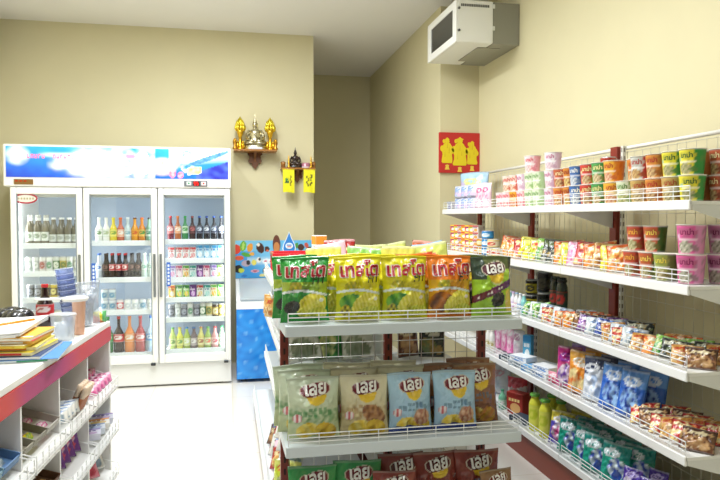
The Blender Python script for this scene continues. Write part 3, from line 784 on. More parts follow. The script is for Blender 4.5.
def can(name, h, r, base, band, blob, cat='can', top='b9bcbe', lidcol=None):
    mb = MB(); sd = hash_(name+base)
    def art(a, z):
        v = z/h; c = K(base)
        if v > .72 or v < .14: c = K(band)
        if inside(a, v, .5, .45, .13, .22): c = K(blob)
        if inside(a, v, .5, .45, .09, .1) and bump_words(a, v, .5, .45, .18, .2, 4, sd): c = K(base)
        if v < .03 or v > .96: c = K(top)
        return c
    lathe(mb, [(r*.84, 0), (r, h*.05)]+[(r, h*(.05+.87*i/12)) for i in range(1, 13)]+[(r*.87, h*.975), (r*.88, h)], 20, 0, art, caps=False)
    t = MB(); lathe(t, [(r*.86, h*.985, lidcol or 'c3c6c8'), (r*.3, h*.98, lidcol or 'c3c6c8'), (.0001, h*.98, lidcol or 'c3c6c8')], 16, caps=False)
    lathe(t, [(r*.1, h*.983, '9a9da0'), (r*.12, h*.99, '9a9da0'), (.0001, h*.992, '9a9da0')], 8, c=(0, -r*.2, 0), caps=False)
    return Kind(name, cat, mb.mesh(name, 'gloss'), [('lid', t.mesh('lid', 'paint'), None)])

def carton(name, w, d, h, base, band, blob, logo, cat='carton', straw=True, rows=1, mat='card', bev=.0015):
    mb = MB(); box(mb, -w/2, -d/2, 0, w/2, d/2, h, base, bev); y = -d/2-.0004
    for k in range(rows):
        z0 = h*k/rows; hh = h/rows
        panel(mb, -w/2+.001, z0+hh*.78, w/2-.001, z0+hh*.98, y, band)
        n = 14; P = [(w*.05+w*.32*cos(2*PI*i/n), y-.0003, z0+hh*.32+hh*.22*sin(2*PI*i/n)) for i in range(n)]; mb.add(P, [tuple(range(n))], blob)
        for j in range(4): panel(mb, -w*.36+w*.18*j, z0+hh*.6, -w*.36+w*.18*j+w*.13, z0+hh*.73, y-.0005, logo)
        panel(mb, -w*.42, z0+hh*.08, -w*.2, z0+hh*.2, y-.0005, band)
    mb.add([(-w/2-.0004, -d/2, h*.78), (-w/2-.0004, d/2, h*.78), (-w/2-.0004, d/2, h*.98), (-w/2-.0004, -d/2, h*.98)], [(3,2,1,0)], band)
    parts = []
    if straw:
        s = MB(); tube(s, [(w*.2, -d/2-.003, h*.15), (-w*.3, -d/2-.003, h*.9)], .002, 'f4f4f4', 5); parts.append(('straw', s.mesh('straw', 'gloss'), None))
    return Kind(name, cat, mb.mesh(name, mat), parts)
def where_x(x, lo, hi):
    return 'near the left' if x < lo+(hi-lo)*.34 else 'near the right' if x > lo+(hi-lo)*.66 else 'in the middle'

# =================================================================== snack bags on the end shelf
G, Y, O = (corn_bag('corn_snack_bag', '2f9a3c', '14602a', 'nori'), corn_bag('corn_snack_bag', 'e4dc1c', 'b4a812', 'leaf'), corn_bag('corn_snack_bag', 'e8801c', 'a84a10', 'flame'))
O2 = corn_bag('corn_snack_bag', 'd8d020', 'b0a010', 'leaf', 'd5dcdc')
NORI = potato_bag('potato_chip_bag', 'a4cf34', 'a4cf34', None, nori=True, ribbon='5a2a3a', w=.172, h=.235)
P1 = potato_bag('potato_chip_bag', 'cfdcc2', 'c6d2a2', None, green='3f8a4c', w=.20)
P2 = potato_bag('potato_chip_bag', 'dcd6b4', 'cdbd8c', None, green='a88a5a', ribbon='6e1f2c')
P3 = potato_bag('potato_chip_bag', 'aed2e6', 'a2c6e0', '33489c', w=.178)
P4 = potato_bag('potato_chip_bag', '9a6a44', '7c4a2c', None, chip='b8762e', w=.185)
P5 = potato_bag('potato_chip_bag', '3f9a54', '2f8a48', None, chip='d8c040')
P6 = potato_bag('potato_chip_bag', '8a3f34', '7a3328', None, chip='a8602e', ribbon='5a1a20')
P7 = potato_bag('potato_chip_bag', '94704c', 'a05e3a', None, chip='c8803a', ribbon='7a2a20')
gt = 'corn snack bags on the end shelf'; gp = 'potato chip bags on the end shelf'
zt = .955
def stand(k, x, y, z, label, g, rz=0, rx=-.07, **kw): return k.put((x, y, z), label, g, rz, rx, **kw)
stand(G, .268, 2.375, zt, 'green corn snack bag at the left end of the top end shelf', gt, -.06)
stand(Y, .468, 2.372, zt, 'yellow corn snack bag right of the green one, front of top end shelf', gt, .03)
stand(O2, .648, 2.378, zt, 'yellow corn snack bag beside the orange one, front of top end shelf', gt, -.02)
stand(O, .826, 2.372, zt, 'orange corn snack bag on the front row of the top end shelf', gt, .02)
stand(NORI, .995, 2.367, zt, 'lime green potato chip bag with purple ribbon, right end of top shelf', gp, .04, -.06)
stand(Y, .372, 2.455, zt, 'yellow corn snack bag squeezed behind and between the green and yellow ones', gt, -.05)
stand(G, .245, 2.50, zt, 'green corn snack bag directly behind the green front one', gt, .1)
stand(Y, .55, 2.46, zt, 'yellow corn snack bag in second row between two yellow ones', gt, .05)
stand(O, .74, 2.465, zt, 'orange corn snack bag in second row left of the orange front one', gt, -.04)
stand(O2, .50, 2.56, zt, 'yellow corn snack bag in third row behind the yellow ones', gt, -.08)
stand(NORI, .93, 2.47, zt, 'lime green potato chip bag in second row behind the orange bag', gp, -.05)
zs = .520
for i, (k, x, lk) in enumerate(((P1, .300, 'pale green potato chip bag at left front of the middle end shelf'), (P2, .492, 'beige potato chip bag second from left on the middle end shelf'),
        (P3, .672, 'light blue potato chip bag third from left on the middle end shelf'), (P3, .852, 'light blue potato chip bag at right front of the middle end shelf'))):
    stand(k, x, 2.375, zs, lk, gp, (.02, -.04, .05, 0)[i], -.10)
for x, y, k, lk, rz in ((.275, 2.468, P1, 'pale green potato chip bag behind the front pale green one', -.08), (.265, 2.56, P1, 'rearmost pale green potato chip bag on the middle end shelf', .1),
                    (.475, 2.468, P2, 'beige potato chip bag behind the front beige one', .06), (.46, 2.56, P2, 'rearmost beige potato chip bag on the middle end shelf', -.06),
                    (.665, 2.468, P2, 'beige potato chip bag behind the third front bag, middle end shelf', .05), (.655, 2.56, P2, 'rearmost beige bag behind the third column, middle end shelf', -.03),
                    (.835, 2.47, P4, 'brown potato chip bag behind the right front blue one', -.07), (.965, 2.44, P4, 'brown potato chip bag at the right end of middle end shelf', .08),
                    (.975, 2.55, P4, 'brown potato chip bag at rear right corner of middle end shelf', -.05)):
    stand(k, x, y, zs, lk, gp, rz, -.10, sc=1.03)
zb = .177
for x, y, k, lk, rz in ((.30, 2.40, P5, 'green potato chip bag at left on the bottom end shelf', .03), (.475, 2.42, P5, 'green potato chip bag second from left on bottom end shelf', -.05),
                    (.66, 2.46, P6, 'red brown potato chip bag in rear row middle of bottom end shelf', .04), (.605, 2.36, P6, 'red brown potato chip bag at the front middle of bottom end shelf', -.1),
                    (.80, 2.45, P6, 'red brown potato chip bag right of middle on bottom end shelf', .05), (.97, 2.44, P6, 'red brown potato chip bag at right rear of bottom end shelf', -.03)):
    stand(k, x, y, zb, lk, gp, rz, -.08, sc=1.0 if y > 2.38 else .88)
P7.put((1.03, 2.362, .178), 'small brown potato chip bag at right front corner of bottom end shelf', gp, .1, -.12, -.05, sc=.74)

# =================================================================== goods on the gondola behind
PAL = {
 'yellow': ('e8d92a', 'f2ea6a', '7aa83a', 'c8c040', 'c83030'), 'green': ('4a9a4a', '8fca5a', 'd8d890', '2f6f38', 'f0f0e0'), 'red': ('c8302e', 'a82222', 'e8a050', 'f0d890', 'f6e6b0'),
 'orange': ('e8922a', 'd8641e', 'f0cf70', 'b85a20', 'f4f0d0'), 'blue': ('3a78c8', '7fb8e8', 'e8f0f8', '2a4a9a', 'f4f4f4'), 'white': ('ecece6', 'd5dde2', 'b8c8d0', '8aa0b0', '4a78b0'),
 'pink': ('e890b8', 'f4c8dc', 'f8eef2', 'd85a98', 'b83070'), 'brown': ('6a4028', '4f2c1c', 'a87850', 'c8a070', 'e8d8b0'), 'purple': ('7a3f98', '5a2a80', 'e0c8f0', 'e88ab8', 'f4e8f0'),
 'grey': ('c9ccc2', 'a8aca4', '8f9a84', '6d7a62', 'e8e8dc'), 'dark': ('2f3a34', '1f2622', '6a7a4a', 'a88a4a', 'd8d8c0'), 'tan': ('d8a860', 'c08a40', 'f0dca8', 'a0622a', 'b02a26'),
 'lime': ('c8d83a', 'e0e878', 'f4f4c8', '88a828', 'd84830'), 'teal': ('2aa596', '1f8f86', 'dff0ee', '3a62b8', 'f0f4f0'), 'navy': ('3450a8', '28408e', '8fb8f0', 'f0f2f6', 'e8e8f4')}
big = {c: packet(nm, PAL[c], i+3, .165, .22, .06, (24, 28), 'snack bag', .005) for i, (c, nm) in enumerate((('yellow', 'snack_bag'), ('lime', 'snack_bag'), ('green', 'snack_bag'), ('red', 'snack_bag'), ('blue', 'snack_bag'), ('grey', 'snack_bag'), ('brown', 'snack_bag'), ('orange', 'snack_bag'), ('white', 'snack_bag'), ('pink', 'snack_bag')))}
gg = 'snack bags on the gondola behind the end shelf'
for x, y, c, rz, lk in ((.42, 2.84, 'yellow', .15, 'yellow snack bag just behind the end shelf, left of the green crumpled one'), (.585, 2.86, 'green', -.25, 'green crumpled snack bag among yellow ones on the gondola top'),
                    (.75, 2.84, 'yellow', .1, 'yellow snack bag right of the green crumpled one on gondola top'), (.92, 2.84, 'lime', -.1, 'lime snack bag on the gondola top left of the blue one'),
                    (.96, 2.98, 'blue', .2, 'blue snack bag peeking above the yellow bags on the gondola top'), (.52, 3.22, 'pink', .1, 'pink snack bag farther back on the gondola top'),
                    (.60, 3.55, 'red', -.1, 'red snack bag farther back in middle of gondola top'), (.80, 3.1, 'lime', .1, 'lime snack bag behind the yellow one on gondola top'),
                    (.98, 3.14, 'orange', -.15, 'orange snack bag behind the blue one on gondola top'), (.66, 3.02, 'lime', .15, 'lime snack bag right behind the green crumpled bag')):
    big[c].put((x, y, .984), lk, gg, rz, -.10, (R.random()-.5)*.3, sc=1.0+.08*R.random())
ob = carton('snack_box', .075, .06, .25, 'f0ece0', 'e8942a', 'e8942a', 'd84a2a', 'box', False)
ob.put((.535, 3.95, .984), 'white and orange upright snack box standing on far gondola top', None, .3)
# red plastic basket at the far left end of the gondola top
bk = root('shopping_basket', (.43, 4.28, .982), 'red lattice plastic basket on the far left end of the gondola top', 'basket')
m = MB(); bx0, bx1, by0, by1, bz0, bz1 = .27, .60, 4.15, 4.42, .984, 1.105
for zz in [bz0+.012+i*.026 for i in range(5)]:
    for q in ((bx0, by0, bx1, by0), (bx0, by1, bx1, by1), (bx0, by0, bx0, by1), (bx1, by0, bx1, by1)):
        tube(m, [(q[0], q[1], zz), (q[2], q[3], zz)], .0045, 'd8303a', 4)
for i in range(14):
    x = bx0+(bx1-bx0)*i/13
    for y in (by0, by1): tube(m, [(x, y, bz0), (x, y, bz1)], .0045, 'd8303a', 4)
for i in range(11):
    y = by0+(by1-by0)*i/10
    for x in (bx0, bx1): tube(m, [(x, y, bz0), (x, y, bz1)], .0045, 'd8303a', 4)
box(m, bx0, by0, bz0, bx1, by1, bz0+.006, 'c82a34'); mk('basket_body', m, 'gloss', bk)
m = MB()
for q in ((bx0-.008, by0-.008, bx1+.008, by0+.006), (bx0-.008, by1-.006, bx1+.008, by1+.008), (bx0-.008, by0, bx0+.006, by1), (bx1-.006, by0, bx1+.008, by1)): box(m, q[0], q[1], bz1-.012, q[2], q[3], bz1+.012, 'c8202e', .004)
mk('rim', m, 'gloss', bk)
for i, (y, c, lk) in enumerate(((2.84, 'orange', 'nearest'), (3.0, 'yellow', 'second nearest'), (3.2, 'orange', 'third nearest'), (3.6, 'red', 'fourth nearest'), (3.85, 'tan', 'fifth nearest'))):
    big[c if c in big else 'orange'].put((.33, y, .984), '%s packet on the left side of gondola top, %s in its row' % ('orange' if c == 'tan' else c, lk), 'packets along the left gondola top', -PI/2+.1, -.15, sc=.62)
sm = {c: packet('snack_packet', PAL[c], i+21, .12, .15, .035, (18, 18), 'snack packet', .004) for i, c in enumerate(PAL)}
gl = 'packets on the left side gondola shelves'
seq = [('grey', .32, 2.80), ('green', .44, 2.86), ('grey', .555, 2.80), ('green', .30, 2.90), ('grey', .36, 3.02), ('dark', .53, 3.0), ('orange', .33, 3.25), ('yellow', .33, 3.5), ('grey', .33, 3.75), ('red', .33, 4.0), ('orange', .33, 4.3)]
for i, (c, x, y) in enumerate(seq):
    sm[c].put((x, y, .704), '%s packet on the shelf below the gondola top, %s from its near end' % (c, ORD[i+1]), gl, -.5+.5*R.random()-(.9 if i > 5 else 0), -.25, (R.random()-.5)*.4, sc=1.3 if i < 6 else 1)
for i, y in enumerate((2.85, 3.02, 3.2, 3.4, 3.65, 3.9, 4.2)):
    c = ('grey', 'white', 'grey', 'orange', 'lime', 'red', 'white')[i]
    sm[c].put((.345, y, .404), '%s packet on the lower left gondola shelf, %s from its near end' % (c, ORD[i+1]), gl, -1.2+.5*R.random(), -.12, 0)
wrapc = ['red', 'white', 'red', 'pink', 'white', 'red', 'brown', 'white', 'red', 'white', 'orange', 'white', 'red', 'navy']
wk = {c: packet('candy_bag', PAL[c], i+50, .10, .085, .035, (16, 12), 'candy bag', .005) for i, c in enumerate(sorted(set(wrapc)))}
for i, c in enumerate(wrapc):
    lv = i // 7; j = i % 7
    wk[c].put((.225+.012*(j % 2)+.03*lv, 2.90+.085*j-.03*lv, .134+.10*lv), '%s candy bag on the bottom left gondola shelf, %s from its near end' % (c, ORD[i+1]), 'candy bags on the bottom left gondola shelf', -.75+R.uniform(-.1, .1), -.4, (R.random()-.5)*.2, sc=1.25)
packet('candy_bag', PAL['lime'], 66, .13, .15, .05, (18, 18), 'candy bag', .006).put((.228, 2.79, .134), 'lime yellow candy bag at the very near end of the bottom left gondola shelf', None, -.5, -.2)
# a wrapped snack clipped to the near left corner, and a dark pack behind the mesh
pk = packet('snack_packet', PAL['tan'], 77, .08, .11, .025, (16, 16), 'snack packet')
for i, y in enumerate((3.55, 3.68)):
    pk.put((.205, y, .80), '%s of two small tan packets hanging off the left gondola edge' % ('nearer', 'farther')[i], None, -.9, -.1)
hk = root('hanging_strip', (.226, 3.61, .86), 'thin grey clip strip on the left gondola edge holding tan packets', 'clip strip')
m = MB(); box(m, .216, 3.5, .908, .222, 3.72, .92, 'c8ccc8'); box(m, .222, 3.6, .912, .229, 3.62, .968, 'c8ccc8'); mk('strip', m, 'paint', hk)
sm['brown'].put((.80, 2.86, .704), 'dark brown packet seen through the wire back of the end shelf', None, .4, -.1)
m = MB(); box(m, .69, 2.72, .69, 1.0, 3.0, .70, 'c8ccca', .003); sh2 = mk('shelf', m, 'paint', gon)
sm['dark'].put((.90, 2.83, .704), 'black packet right of the dark brown one behind the wire back', None, -.3, -.1)
# =================================================================== wall shelving goods: cups
A = dict(
 yg=cup('noodle_cup', 'e6d832', '2e8f3c', 'c8b890', '6a7a3a', '2f5f2a'), or_=cup('noodle_cup', 'd88a34', 'c8762c', 'e8c890', '7a4020', 'b02820'), tan=cup('noodle_cup', 'c8a45c', 'b87a3a', 'e8d8a8', '6f5a2a', 'a83020'),
 gr=cup('noodle_cup', 'c9ccc6', 'b83a34', 'd8b878', '8a5a34', 'a82a28'), pale=cup('noodle_cup', 'e2e8cc', '9ab86a', 'e0d0a0', '6f8f3f', '4f7f34'), oy=cup('noodle_cup', 'eab02e', 'd8801e', 'e8d0b0', 'b8502a', 'a82a20'),
 green=cup('noodle_cup', '2f9a4a', '23803c', 'e8d8b0', '8a6a3a', 'f0e8a0'), red=cup('noodle_cup', 'd0392e', 'd8b83a', 'e8d0a0', '8a4a2a', 'f4e4a0'), blue=cup('noodle_cup', '2a62a8', '1f4f94', 'e0e4e8', '7a8aa0', 'f0f0e8'),
 ob=cup('noodle_cup', 'd8892a', 'a8501c', 'f0d888', '7a3818', '8a1c18'), rb=cup('noodle_cup', 'c05a34', '9a3f22', 'e8c890', '6a3018', 'f0e0a8'), lil=cup('noodle_cup', 'e8e2ea', 'd8b8d0', 'e8d8d8', 'b890a8', 'b84a7a'),
 gw=cup('noodle_cup', 'dfe8d0', 'b4cf9a', 'f0ecd8', '8fae6a', '5a8f3a'), pw=cup('noodle_cup', 'f0d8dc', 'e8a0ac', 'f4e8e0', 'd06a78', 'c83048'), rw=cup('noodle_cup', 'ecd8cc', 'd86a5c', 'f0e0c8', 'b86a4a', 'c03028'),
 pk=cup('noodle_cup', 'e05aa0', 'd88ab8', 'e8e0d0', '5f6a4a', '8a1a58', .052, .108), pkd=cup('noodle_cup', 'b86a94', 'a85a84', 'c8c0b0', '4f4a3a', '6a1a48', .052, .108),
 redt=cup('noodle_cup', 'c8442e', 'a82e22', 'd8d0a8', '6a6a2a', 'f0b040', .047, .104), rg=cup('noodle_cup', 'cf5a34', '4a6a2a', 'd8d0a8', '7a6a2a', 'f4d860', .047, .104),
 ol=cup('noodle_cup', '9aa848', '6a7a34', 'e8e0b8', '7f6a3a', 'e8d850', .047, .104), dk=cup('noodle_cup', '3f4a24', '2f3a1c', '6a6a4a', '2a2a1a', '9a9a4a', .047, .104))
NAME = dict(yg='yellow and green', or_='orange', tan='tan', gr='grey and red', pale='pale green', oy='golden yellow', green='green', red='red', blue='blue', ob='orange brown', rb='rust red', lil='lilac white', gw='white and light green',
            pw='pale pink', rw='cream and red', pk='bright pink', pkd='dusky pink', redt='tall red', rg='red and olive', ol='olive green', dk='dark green')
gc = 'noodle cups on the top wall shelf'
lower = ['yg', 'tan', 'or_', 'tan', 'pale', 'oy', 'green', 'red', 'blue', 'ob', 'or_', 'lil', 'gw', 'gw', 'pw', 'oy', 'pw', 'pw']
upper = ['yg', 'yg', 'or_', 'gr', 'or_', 'oy', 'green', 'red', 'blue', 'ob', 'rb', 'lil', 'gw', 'gw', 'lil', 'rw', 'rw', None]
zc = 1.402
for i in range(18):
    y = 2.095+.0985*i; x = 1.655+(.02 if 8 < i < 12 else 0)
    A[lower[i]].put((x, y, zc), '%s noodle cup, lower tier, top wall shelf, %s stack from near end' % (NAME[lower[i]], ORD[i+1]), gc, -PI/2+.65+R.uniform(-.25, .25)-.02*i)
    if upper[i]: A[upper[i]].put((x+(.05 if i == 4 else 0), y, zc+.0945), '%s noodle cup, upper tier, top wall shelf, %s stack from near end' % (NAME[upper[i]], ORD[i+1]), gc, -PI/2+.65+R.uniform(-.25, .25)-.02*i)
for i in range(4):
    k = ('rb', 'tan', 'rb', 'oy', 'or_')[i]; y = 2.075+.0985*i
    A[k].put((1.765, y, zc), '%s noodle cup in rear lower tier of top wall shelf, %s from near end' % (NAME[k], ORD[i+1]), 'noodle cups in the rear row of the top wall shelf', -PI/2+R.uniform(-.4, .4))
    A[k].put((1.765, y, zc+.0945), '%s noodle cup in rear upper tier of top wall shelf, %s from near end' % (NAME[k], ORD[i+1]), 'noodle cups in the rear row of the top wall shelf', -PI/2+R.uniform(-.4, .4))
A['lil'].put((1.675, 2.095+.0985*11, zc+.189), 'pink and white noodle cup alone on top of the lilac stack', None, -.9, cat='noodle cup')
A['pw'].put((1.655, 2.095+.0985*13, zc+.189), 'pale pink noodle cup alone on top of a light green stack', None, -.9)
cc = can('food_can', .075, .037, 'b83a24', 'a02c1c', 'd8a050', lidcol='c84a30')
cc.put((1.76, 2.80, zc), 'red brown food can at the rear of the top wall shelf', None); 
cc.put((1.76, 2.80, zc+.0755), 'red brown food can stacked second at rear of top wall shelf', None); cc.put((1.76, 2.80, zc+.151), 'red brown food can topmost of the rear stack peeking over the cups', None)
tp = packet('tissue_pack', ('cbbde0', 'a8cae6', 'b49ad4', 'd8b4d4', 'd8e088'), 90, .27, .27, .10, (22, 22), 'tissue pack', .003, 1)
tp.put((1.75, 4.50, zc), 'tall lilac tissue pack with blue top at far end of top shelf', None, -PI/2+.5)
tw = packet('tissue_pack', ('dcdcec', 'd8dcf0', '9ab4e4', 'd8b8dc', '7aa0d8'), 91, .115, .085, .06, (18, 12), 'tissue pack', .002, 1)
for i in range(3):
    for j in range(2): tw.put((1.645, 4.52-.13*i, zc+.086*j), 'white and blue tissue pack, %s tier, %s of three from the far end' % (('lower', 'upper')[j], ORD[i+1]), 'white tissue packs at the far end of top shelf', -PI/2+.3)
tk = packet('tissue_pack', ('ecc8da', 'f0dce8', 'd878a4', 'f4e4ec', 'd04a84'), 92, .10, .17, .06, (18, 20), 'tissue pack', .002, 1)
for i in range(2): tk.put((1.65, 4.13-.11*i, zc), '%s of two pink and white tissue packs beside the white ones' % ('farther', 'nearer')[i], None, -PI/2+.3)
tn = carton('tiny_box', .05, .04, .06, 'dfe0e4', '5a5f80', '8a8ab0', '404060', 'box', False); tn.put((1.63, 4.66, zc), 'tiny white and grey box at the far end of the top shelf', None, -PI/2+.4)

# second wall shelf: big cups near, noodle packets, boxes and tubs far
z2 = 1.10; g2 = 'noodle cups on the second wall shelf'
for k, x, y, t, lk in (('pk', 1.66, 2.10, 0, 'bright pink noodle cup, lower one at near end of second wall shelf'), ('pk', 1.66, 2.10, 1, 'bright pink noodle cup, upper one at near end of second wall shelf'),
                   ('pkd', 1.775, 2.08, 0, 'dusky pink noodle cup, lower one behind the bright pink stack'), ('pkd', 1.775, 2.08, 1, 'dusky pink noodle cup, upper one behind the bright pink stack'),
                   ('ol', 1.65, 2.225, 0, 'olive green noodle cup in front of dark green stack, second wall shelf'), ('dk', 1.765, 2.225, 0, 'dark green noodle cup, lower one behind the olive cup'), ('dk', 1.765, 2.225, 1, 'dark green noodle cup, upper one behind the olive cup'),
                   ('rg', 1.66, 2.335, 0, 'red and olive noodle cup, lower of stack beside the olive cup'), ('rg', 1.68, 2.335, 1, 'red and olive noodle cup, upper of stack near the dark cups'),
                   ('redt', 1.66, 2.44, 0, 'tall red noodle cup, lower one next to the orange noodle packets'), ('redt', 1.675, 2.44, 1, 'tall red noodle cup, upper one next to the orange noodle packets')):
    A[k].put((x, y, z2+t*(.1085 if k[0] == 'p' else .1045)), lk, g2, -PI/2+.6+R.uniform(-.2, .2))
np_ = {c: packet('noodle_packet', PAL[c], i+120, .14, .115, .026, (20, 16), 'noodle packet', .005, busy=True) for i, c in enumerate(('orange', 'yellow', 'red', 'tan', 'dark', 'green', 'pink', 'lime', 'white', 'brown', 'navy'))}
def fan(kinds, y0, dy, z, x, shelf, lean=-.45, rz=-PI/2+.85, group='noodle packets', rear=True, sc=1.12, word='noodle packet'):
    for i, c in enumerate(kinds):
        np_[c].put((x+R.uniform(-.008, .008), y0+dy*i, z), '%s %s on %s, %s from near' % (c, word, shelf, ORD[i+1]), group, rz+R.uniform(-.05, .05), lean+R.uniform(-.06, .06), R.uniform(-.14, .14), sc=sc)
fan(['orange', 'yellow', 'tan', 'orange', 'red', 'pink', 'yellow', 'orange', 'dark'], 2.55, .072, z2, 1.695, 'second wall shelf by the tall cups', group='noodle packets beside the tall cups on second wall shelf')
fan(['dark', 'green', 'lime', 'yellow', 'yellow', 'red', 'orange', 'tan', 'orange'], 3.20, .070, z2, 1.695, 'second wall shelf middle bay', group='noodle packets in the middle bay of second wall shelf')
bc = [carton('grocery_box', .055, .05, .19, a, b, c, d, 'box', False, 4) for a, b, c, d in (('d84a5a', 'f0d040', 'f4f0e0', '5a3a7a'), ('f0e050', 'e04a3a', 'f8f4e8', '3a7a4a'), ('e8dcd8', 'b83a4a', 'd8a04a', '6a3a5a'), ('f0d23a', 'd0402e', 'f6f2e0', 'c83a2a'))]
for i in range(7): bc[i % 4].put((1.66, 4.65-.076*i, z2), '%s patterned slim box, %s from the far end of the second wall shelf' % (('red and yellow', 'yellow and red', 'cream and red', 'golden')[i % 4], ORD[i+1]), 'patterned slim boxes on the second wall shelf', -PI/2+.4)
tub = {c: can('food_tub', .052, .04, a, b, d, 'tub', lidcol=e) for c, a, b, d, e in (('blue', '3a9ad8', '2f7fc0', 'e8f0f4', 'e0a03a'), ('cream', 'efe6c8', 'e0c88a', 'c84a3a', 'f0e8d0'), ('gold', 'e0b040', 'c88a2a', 'f4e8c0', 'c8922a'))}
for i, (c, y, t, lk) in enumerate((('gold', 4.10, 0, 'gold food tub beside the patterned slim boxes'), ('blue', 4.01, 0, 'blue food tub at the bottom of the stack of three'), ('blue', 4.01, 1, 'blue food tub in the middle of the stack of three'), ('blue', 4.01, 2, 'blue food tub topping the stack of three'),
        ('gold', 4.10, 1, 'gold food tub stacked upon another beside the slim boxes'), ('cream', 3.925, 0, 'cream food tub right of the blue stack, lower'), ('cream', 3.84, 0, 'cream food tub nearest the noodle packets'), ('cream', 3.915, 1, 'cream food tub stacked right of the blue stack'))):
    tub[c].put((1.655, y, z2+.0525*t), lk, 'food tubs on second wall shelf', -.9)

# third wall shelf
z3 = .792; g3 = 'packets on the third wall shelf'
sp = bottle('spray_can', .215, .03, '26332c', '161a18', '2f4a3c', 'c83a34', shoulder=.8, nr=.8, cat='spray can', lz=(.25, .7))
sp.put((1.765, 3.31, z3), 'tall dark green spray can, farther of the pair on third wall shelf', 'dark spray cans on the third wall shelf', -.9); sp.put((1.765, 3.235, z3), 'tall dark green spray can, nearer of the pair on third wall shelf', 'dark spray cans on the third wall shelf', -.9)
jar = can('polish_tin', .09, .04, 'c8b83a', '23221c', '3a3826', 'tin', lidcol='1e1d1a'); jar2 = can('polish_tin', .12, .045, '2a2926', '181715', '4a463a', 'tin', lidcol='181715')
jar.put((1.77, 3.60, z3), 'yellow and black tin behind the small white bottles', None, -.9); jar.put((1.77, 3.60, z3+.091), 'yellow and black tin stacked on its twin behind white bottles', None, -.9); jar2.put((1.775, 3.45, z3), 'black tin between the yellow tin and the spray cans', None, -.9); jar2.put((1.775, 3.45, z3+.121), 'black tin stacked on another beside the spray cans', None, -.9)
sb = [bottle('small_bottle', .115, .018, a, b, c, d, shoulder=.62, nr=.5) for a, b, c, d in (('e8ecf0', 'd8e0e8', '5a8ac8', 'f4f4f4'), ('8ad0d0', 'f0f0f0', '3a9ab0', 'e8f4f4'), ('e8e0ec', 'c8b0d8', 'b88ac8', 'ffffff'), ('f0f0ee', '9ab8d8', 'd8a0b0', 'ffffff'))]
for i in range(6): sb[i % 4].put((1.635, 3.66-.047*i, z3), '%s small bottle, %s from the far end of third wall shelf row' % (('white and blue', 'aqua', 'lilac', 'white and pink')[i % 4], ORD[i+1]), 'small bottles on the third wall shelf', -.9)
bx3 = carton('grocery_box', .10, .05, .085, 'ece6e8', 'd87a8a', 'e8c0c8', 'b84a5a', 'box', False)
for i in range(4): bx3.put((1.655, 4.55-.19*i, z3), 'white and pink box on third wall shelf, %s from the far end' % ORD[i+1], 'white and pink boxes on the third wall shelf', -PI/2+.3)
sw = {c: packet('sachet_pack', PAL[c], i+160, .125, .10, .03, (20, 16), 'sachet pack', .007, busy=True) for i, c in enumerate(('green', 'white', 'red', 'brown', 'orange', 'navy', 'purple', 'yellow', 'dark', 'tan'))}
def heap(kinds, y0, dy, z, x, where, group, lean=-.5, rear=True, rz=-PI/2+.9, sc=.85, word='sachet pack'):
    for i, c in enumerate(kinds):
        sw[c].put((x+R.uniform(-.01, .01), y0+dy*i, z), '%s %s, front of %s, %s from near' % (c, word, where, ORD[i+1]), group, rz+R.uniform(-.08, .08), lean+R.uniform(-.06, .06), R.uniform(-.18, .18), sc=sc)
    if rear:
        for i, c in enumerate(kinds[1:]):
            sw[c].put((x+.125, y0+dy*(i+.5), z), '%s %s, rear of %s, %s from near' % (c, word, where, ORD[i+1]), group, rz+R.uniform(-.06, .06), lean+.1, 0, sc=sc*.95)
heap(['tan', 'navy', 'white', 'purple', 'brown', 'orange', 'orange', 'white'], 2.58, .068, z3, 1.655, 'third wall shelf middle bay', g3)
heap(['red', 'white', 'green', 'white', 'green'], 3.13, .058, z3, 1.655, 'third wall shelf before the spray cans', g3, rear=False)
heap(['white', 'red', 'white'], 2.43, .05, z3, 1.655, 'third wall shelf in the near bay alone', g3, rear=False, sc=.85)
sw['dark'].put((1.74, 2.53, z3+.002), 'single dark pack set back on third wall shelf by the post', None, -.9, -.5)
heap(['brown', 'tan', 'dark', 'green', 'orange', 'tan'], 2.05, .062, z3, 1.655, 'third wall shelf near end pile', 'packets piled at the near end of the third wall shelf', -.75, rz=-PI/2+.8, sc=.9)

# fourth wall shelf
z4 = .489; g4 = 'toiletries on the fourth wall shelf'
tb = bottle('cream_tube', .15, .02, 'f0efe8', 'e0ddd0', 'e8e4d0', 'b8a86a', shoulder=.7, nr=.7, cat='tube')
tb.put((1.62, 3.90, z4), 'white cream tube, farther of the pair beside the pink packs', None, -.9); tb.put((1.62, 3.84, z4), 'white cream tube, nearer of the pair beside the pink packs', None, -.9)
pp = packet('sanitary_pack', ('e89ac4', 'f4c8de', 'f8e4ee', 'd86aa4', 'f8f0f4'), 200, .085, .185, .06, (16, 18), 'toiletry pack', .002, 1)
for i in range(4): pp.put((1.72, 4.02-.085*i, z4), 'pink upright toiletry pack on fourth wall shelf, %s from the far end' % ORD[i+1], 'pink toiletry packs on the fourth wall shelf', -PI/2+.4)
pg = packet('sanitary_pack', ('d8d4d6', 'e4e0e2', 'ecd8e2', 'c8b8c4', 'b88aa4'), 201, .09, .17, .06, (16, 18), 'toiletry pack', .002, 1)
pg.put((1.72, 3.665, z4), 'grey white upright toiletry pack nearest the blue toothpaste box', None, -PI/2+.4)
tpb = carton('toothpaste_box', .05, .04, .17, '4aa0c8', '2f7fb0', 'e8f0f0', 'f0f4f4', 'box', False); tpb.put((1.70, 3.50, z4), 'light blue upright toothpaste box on fourth wall shelf', None, -.9)
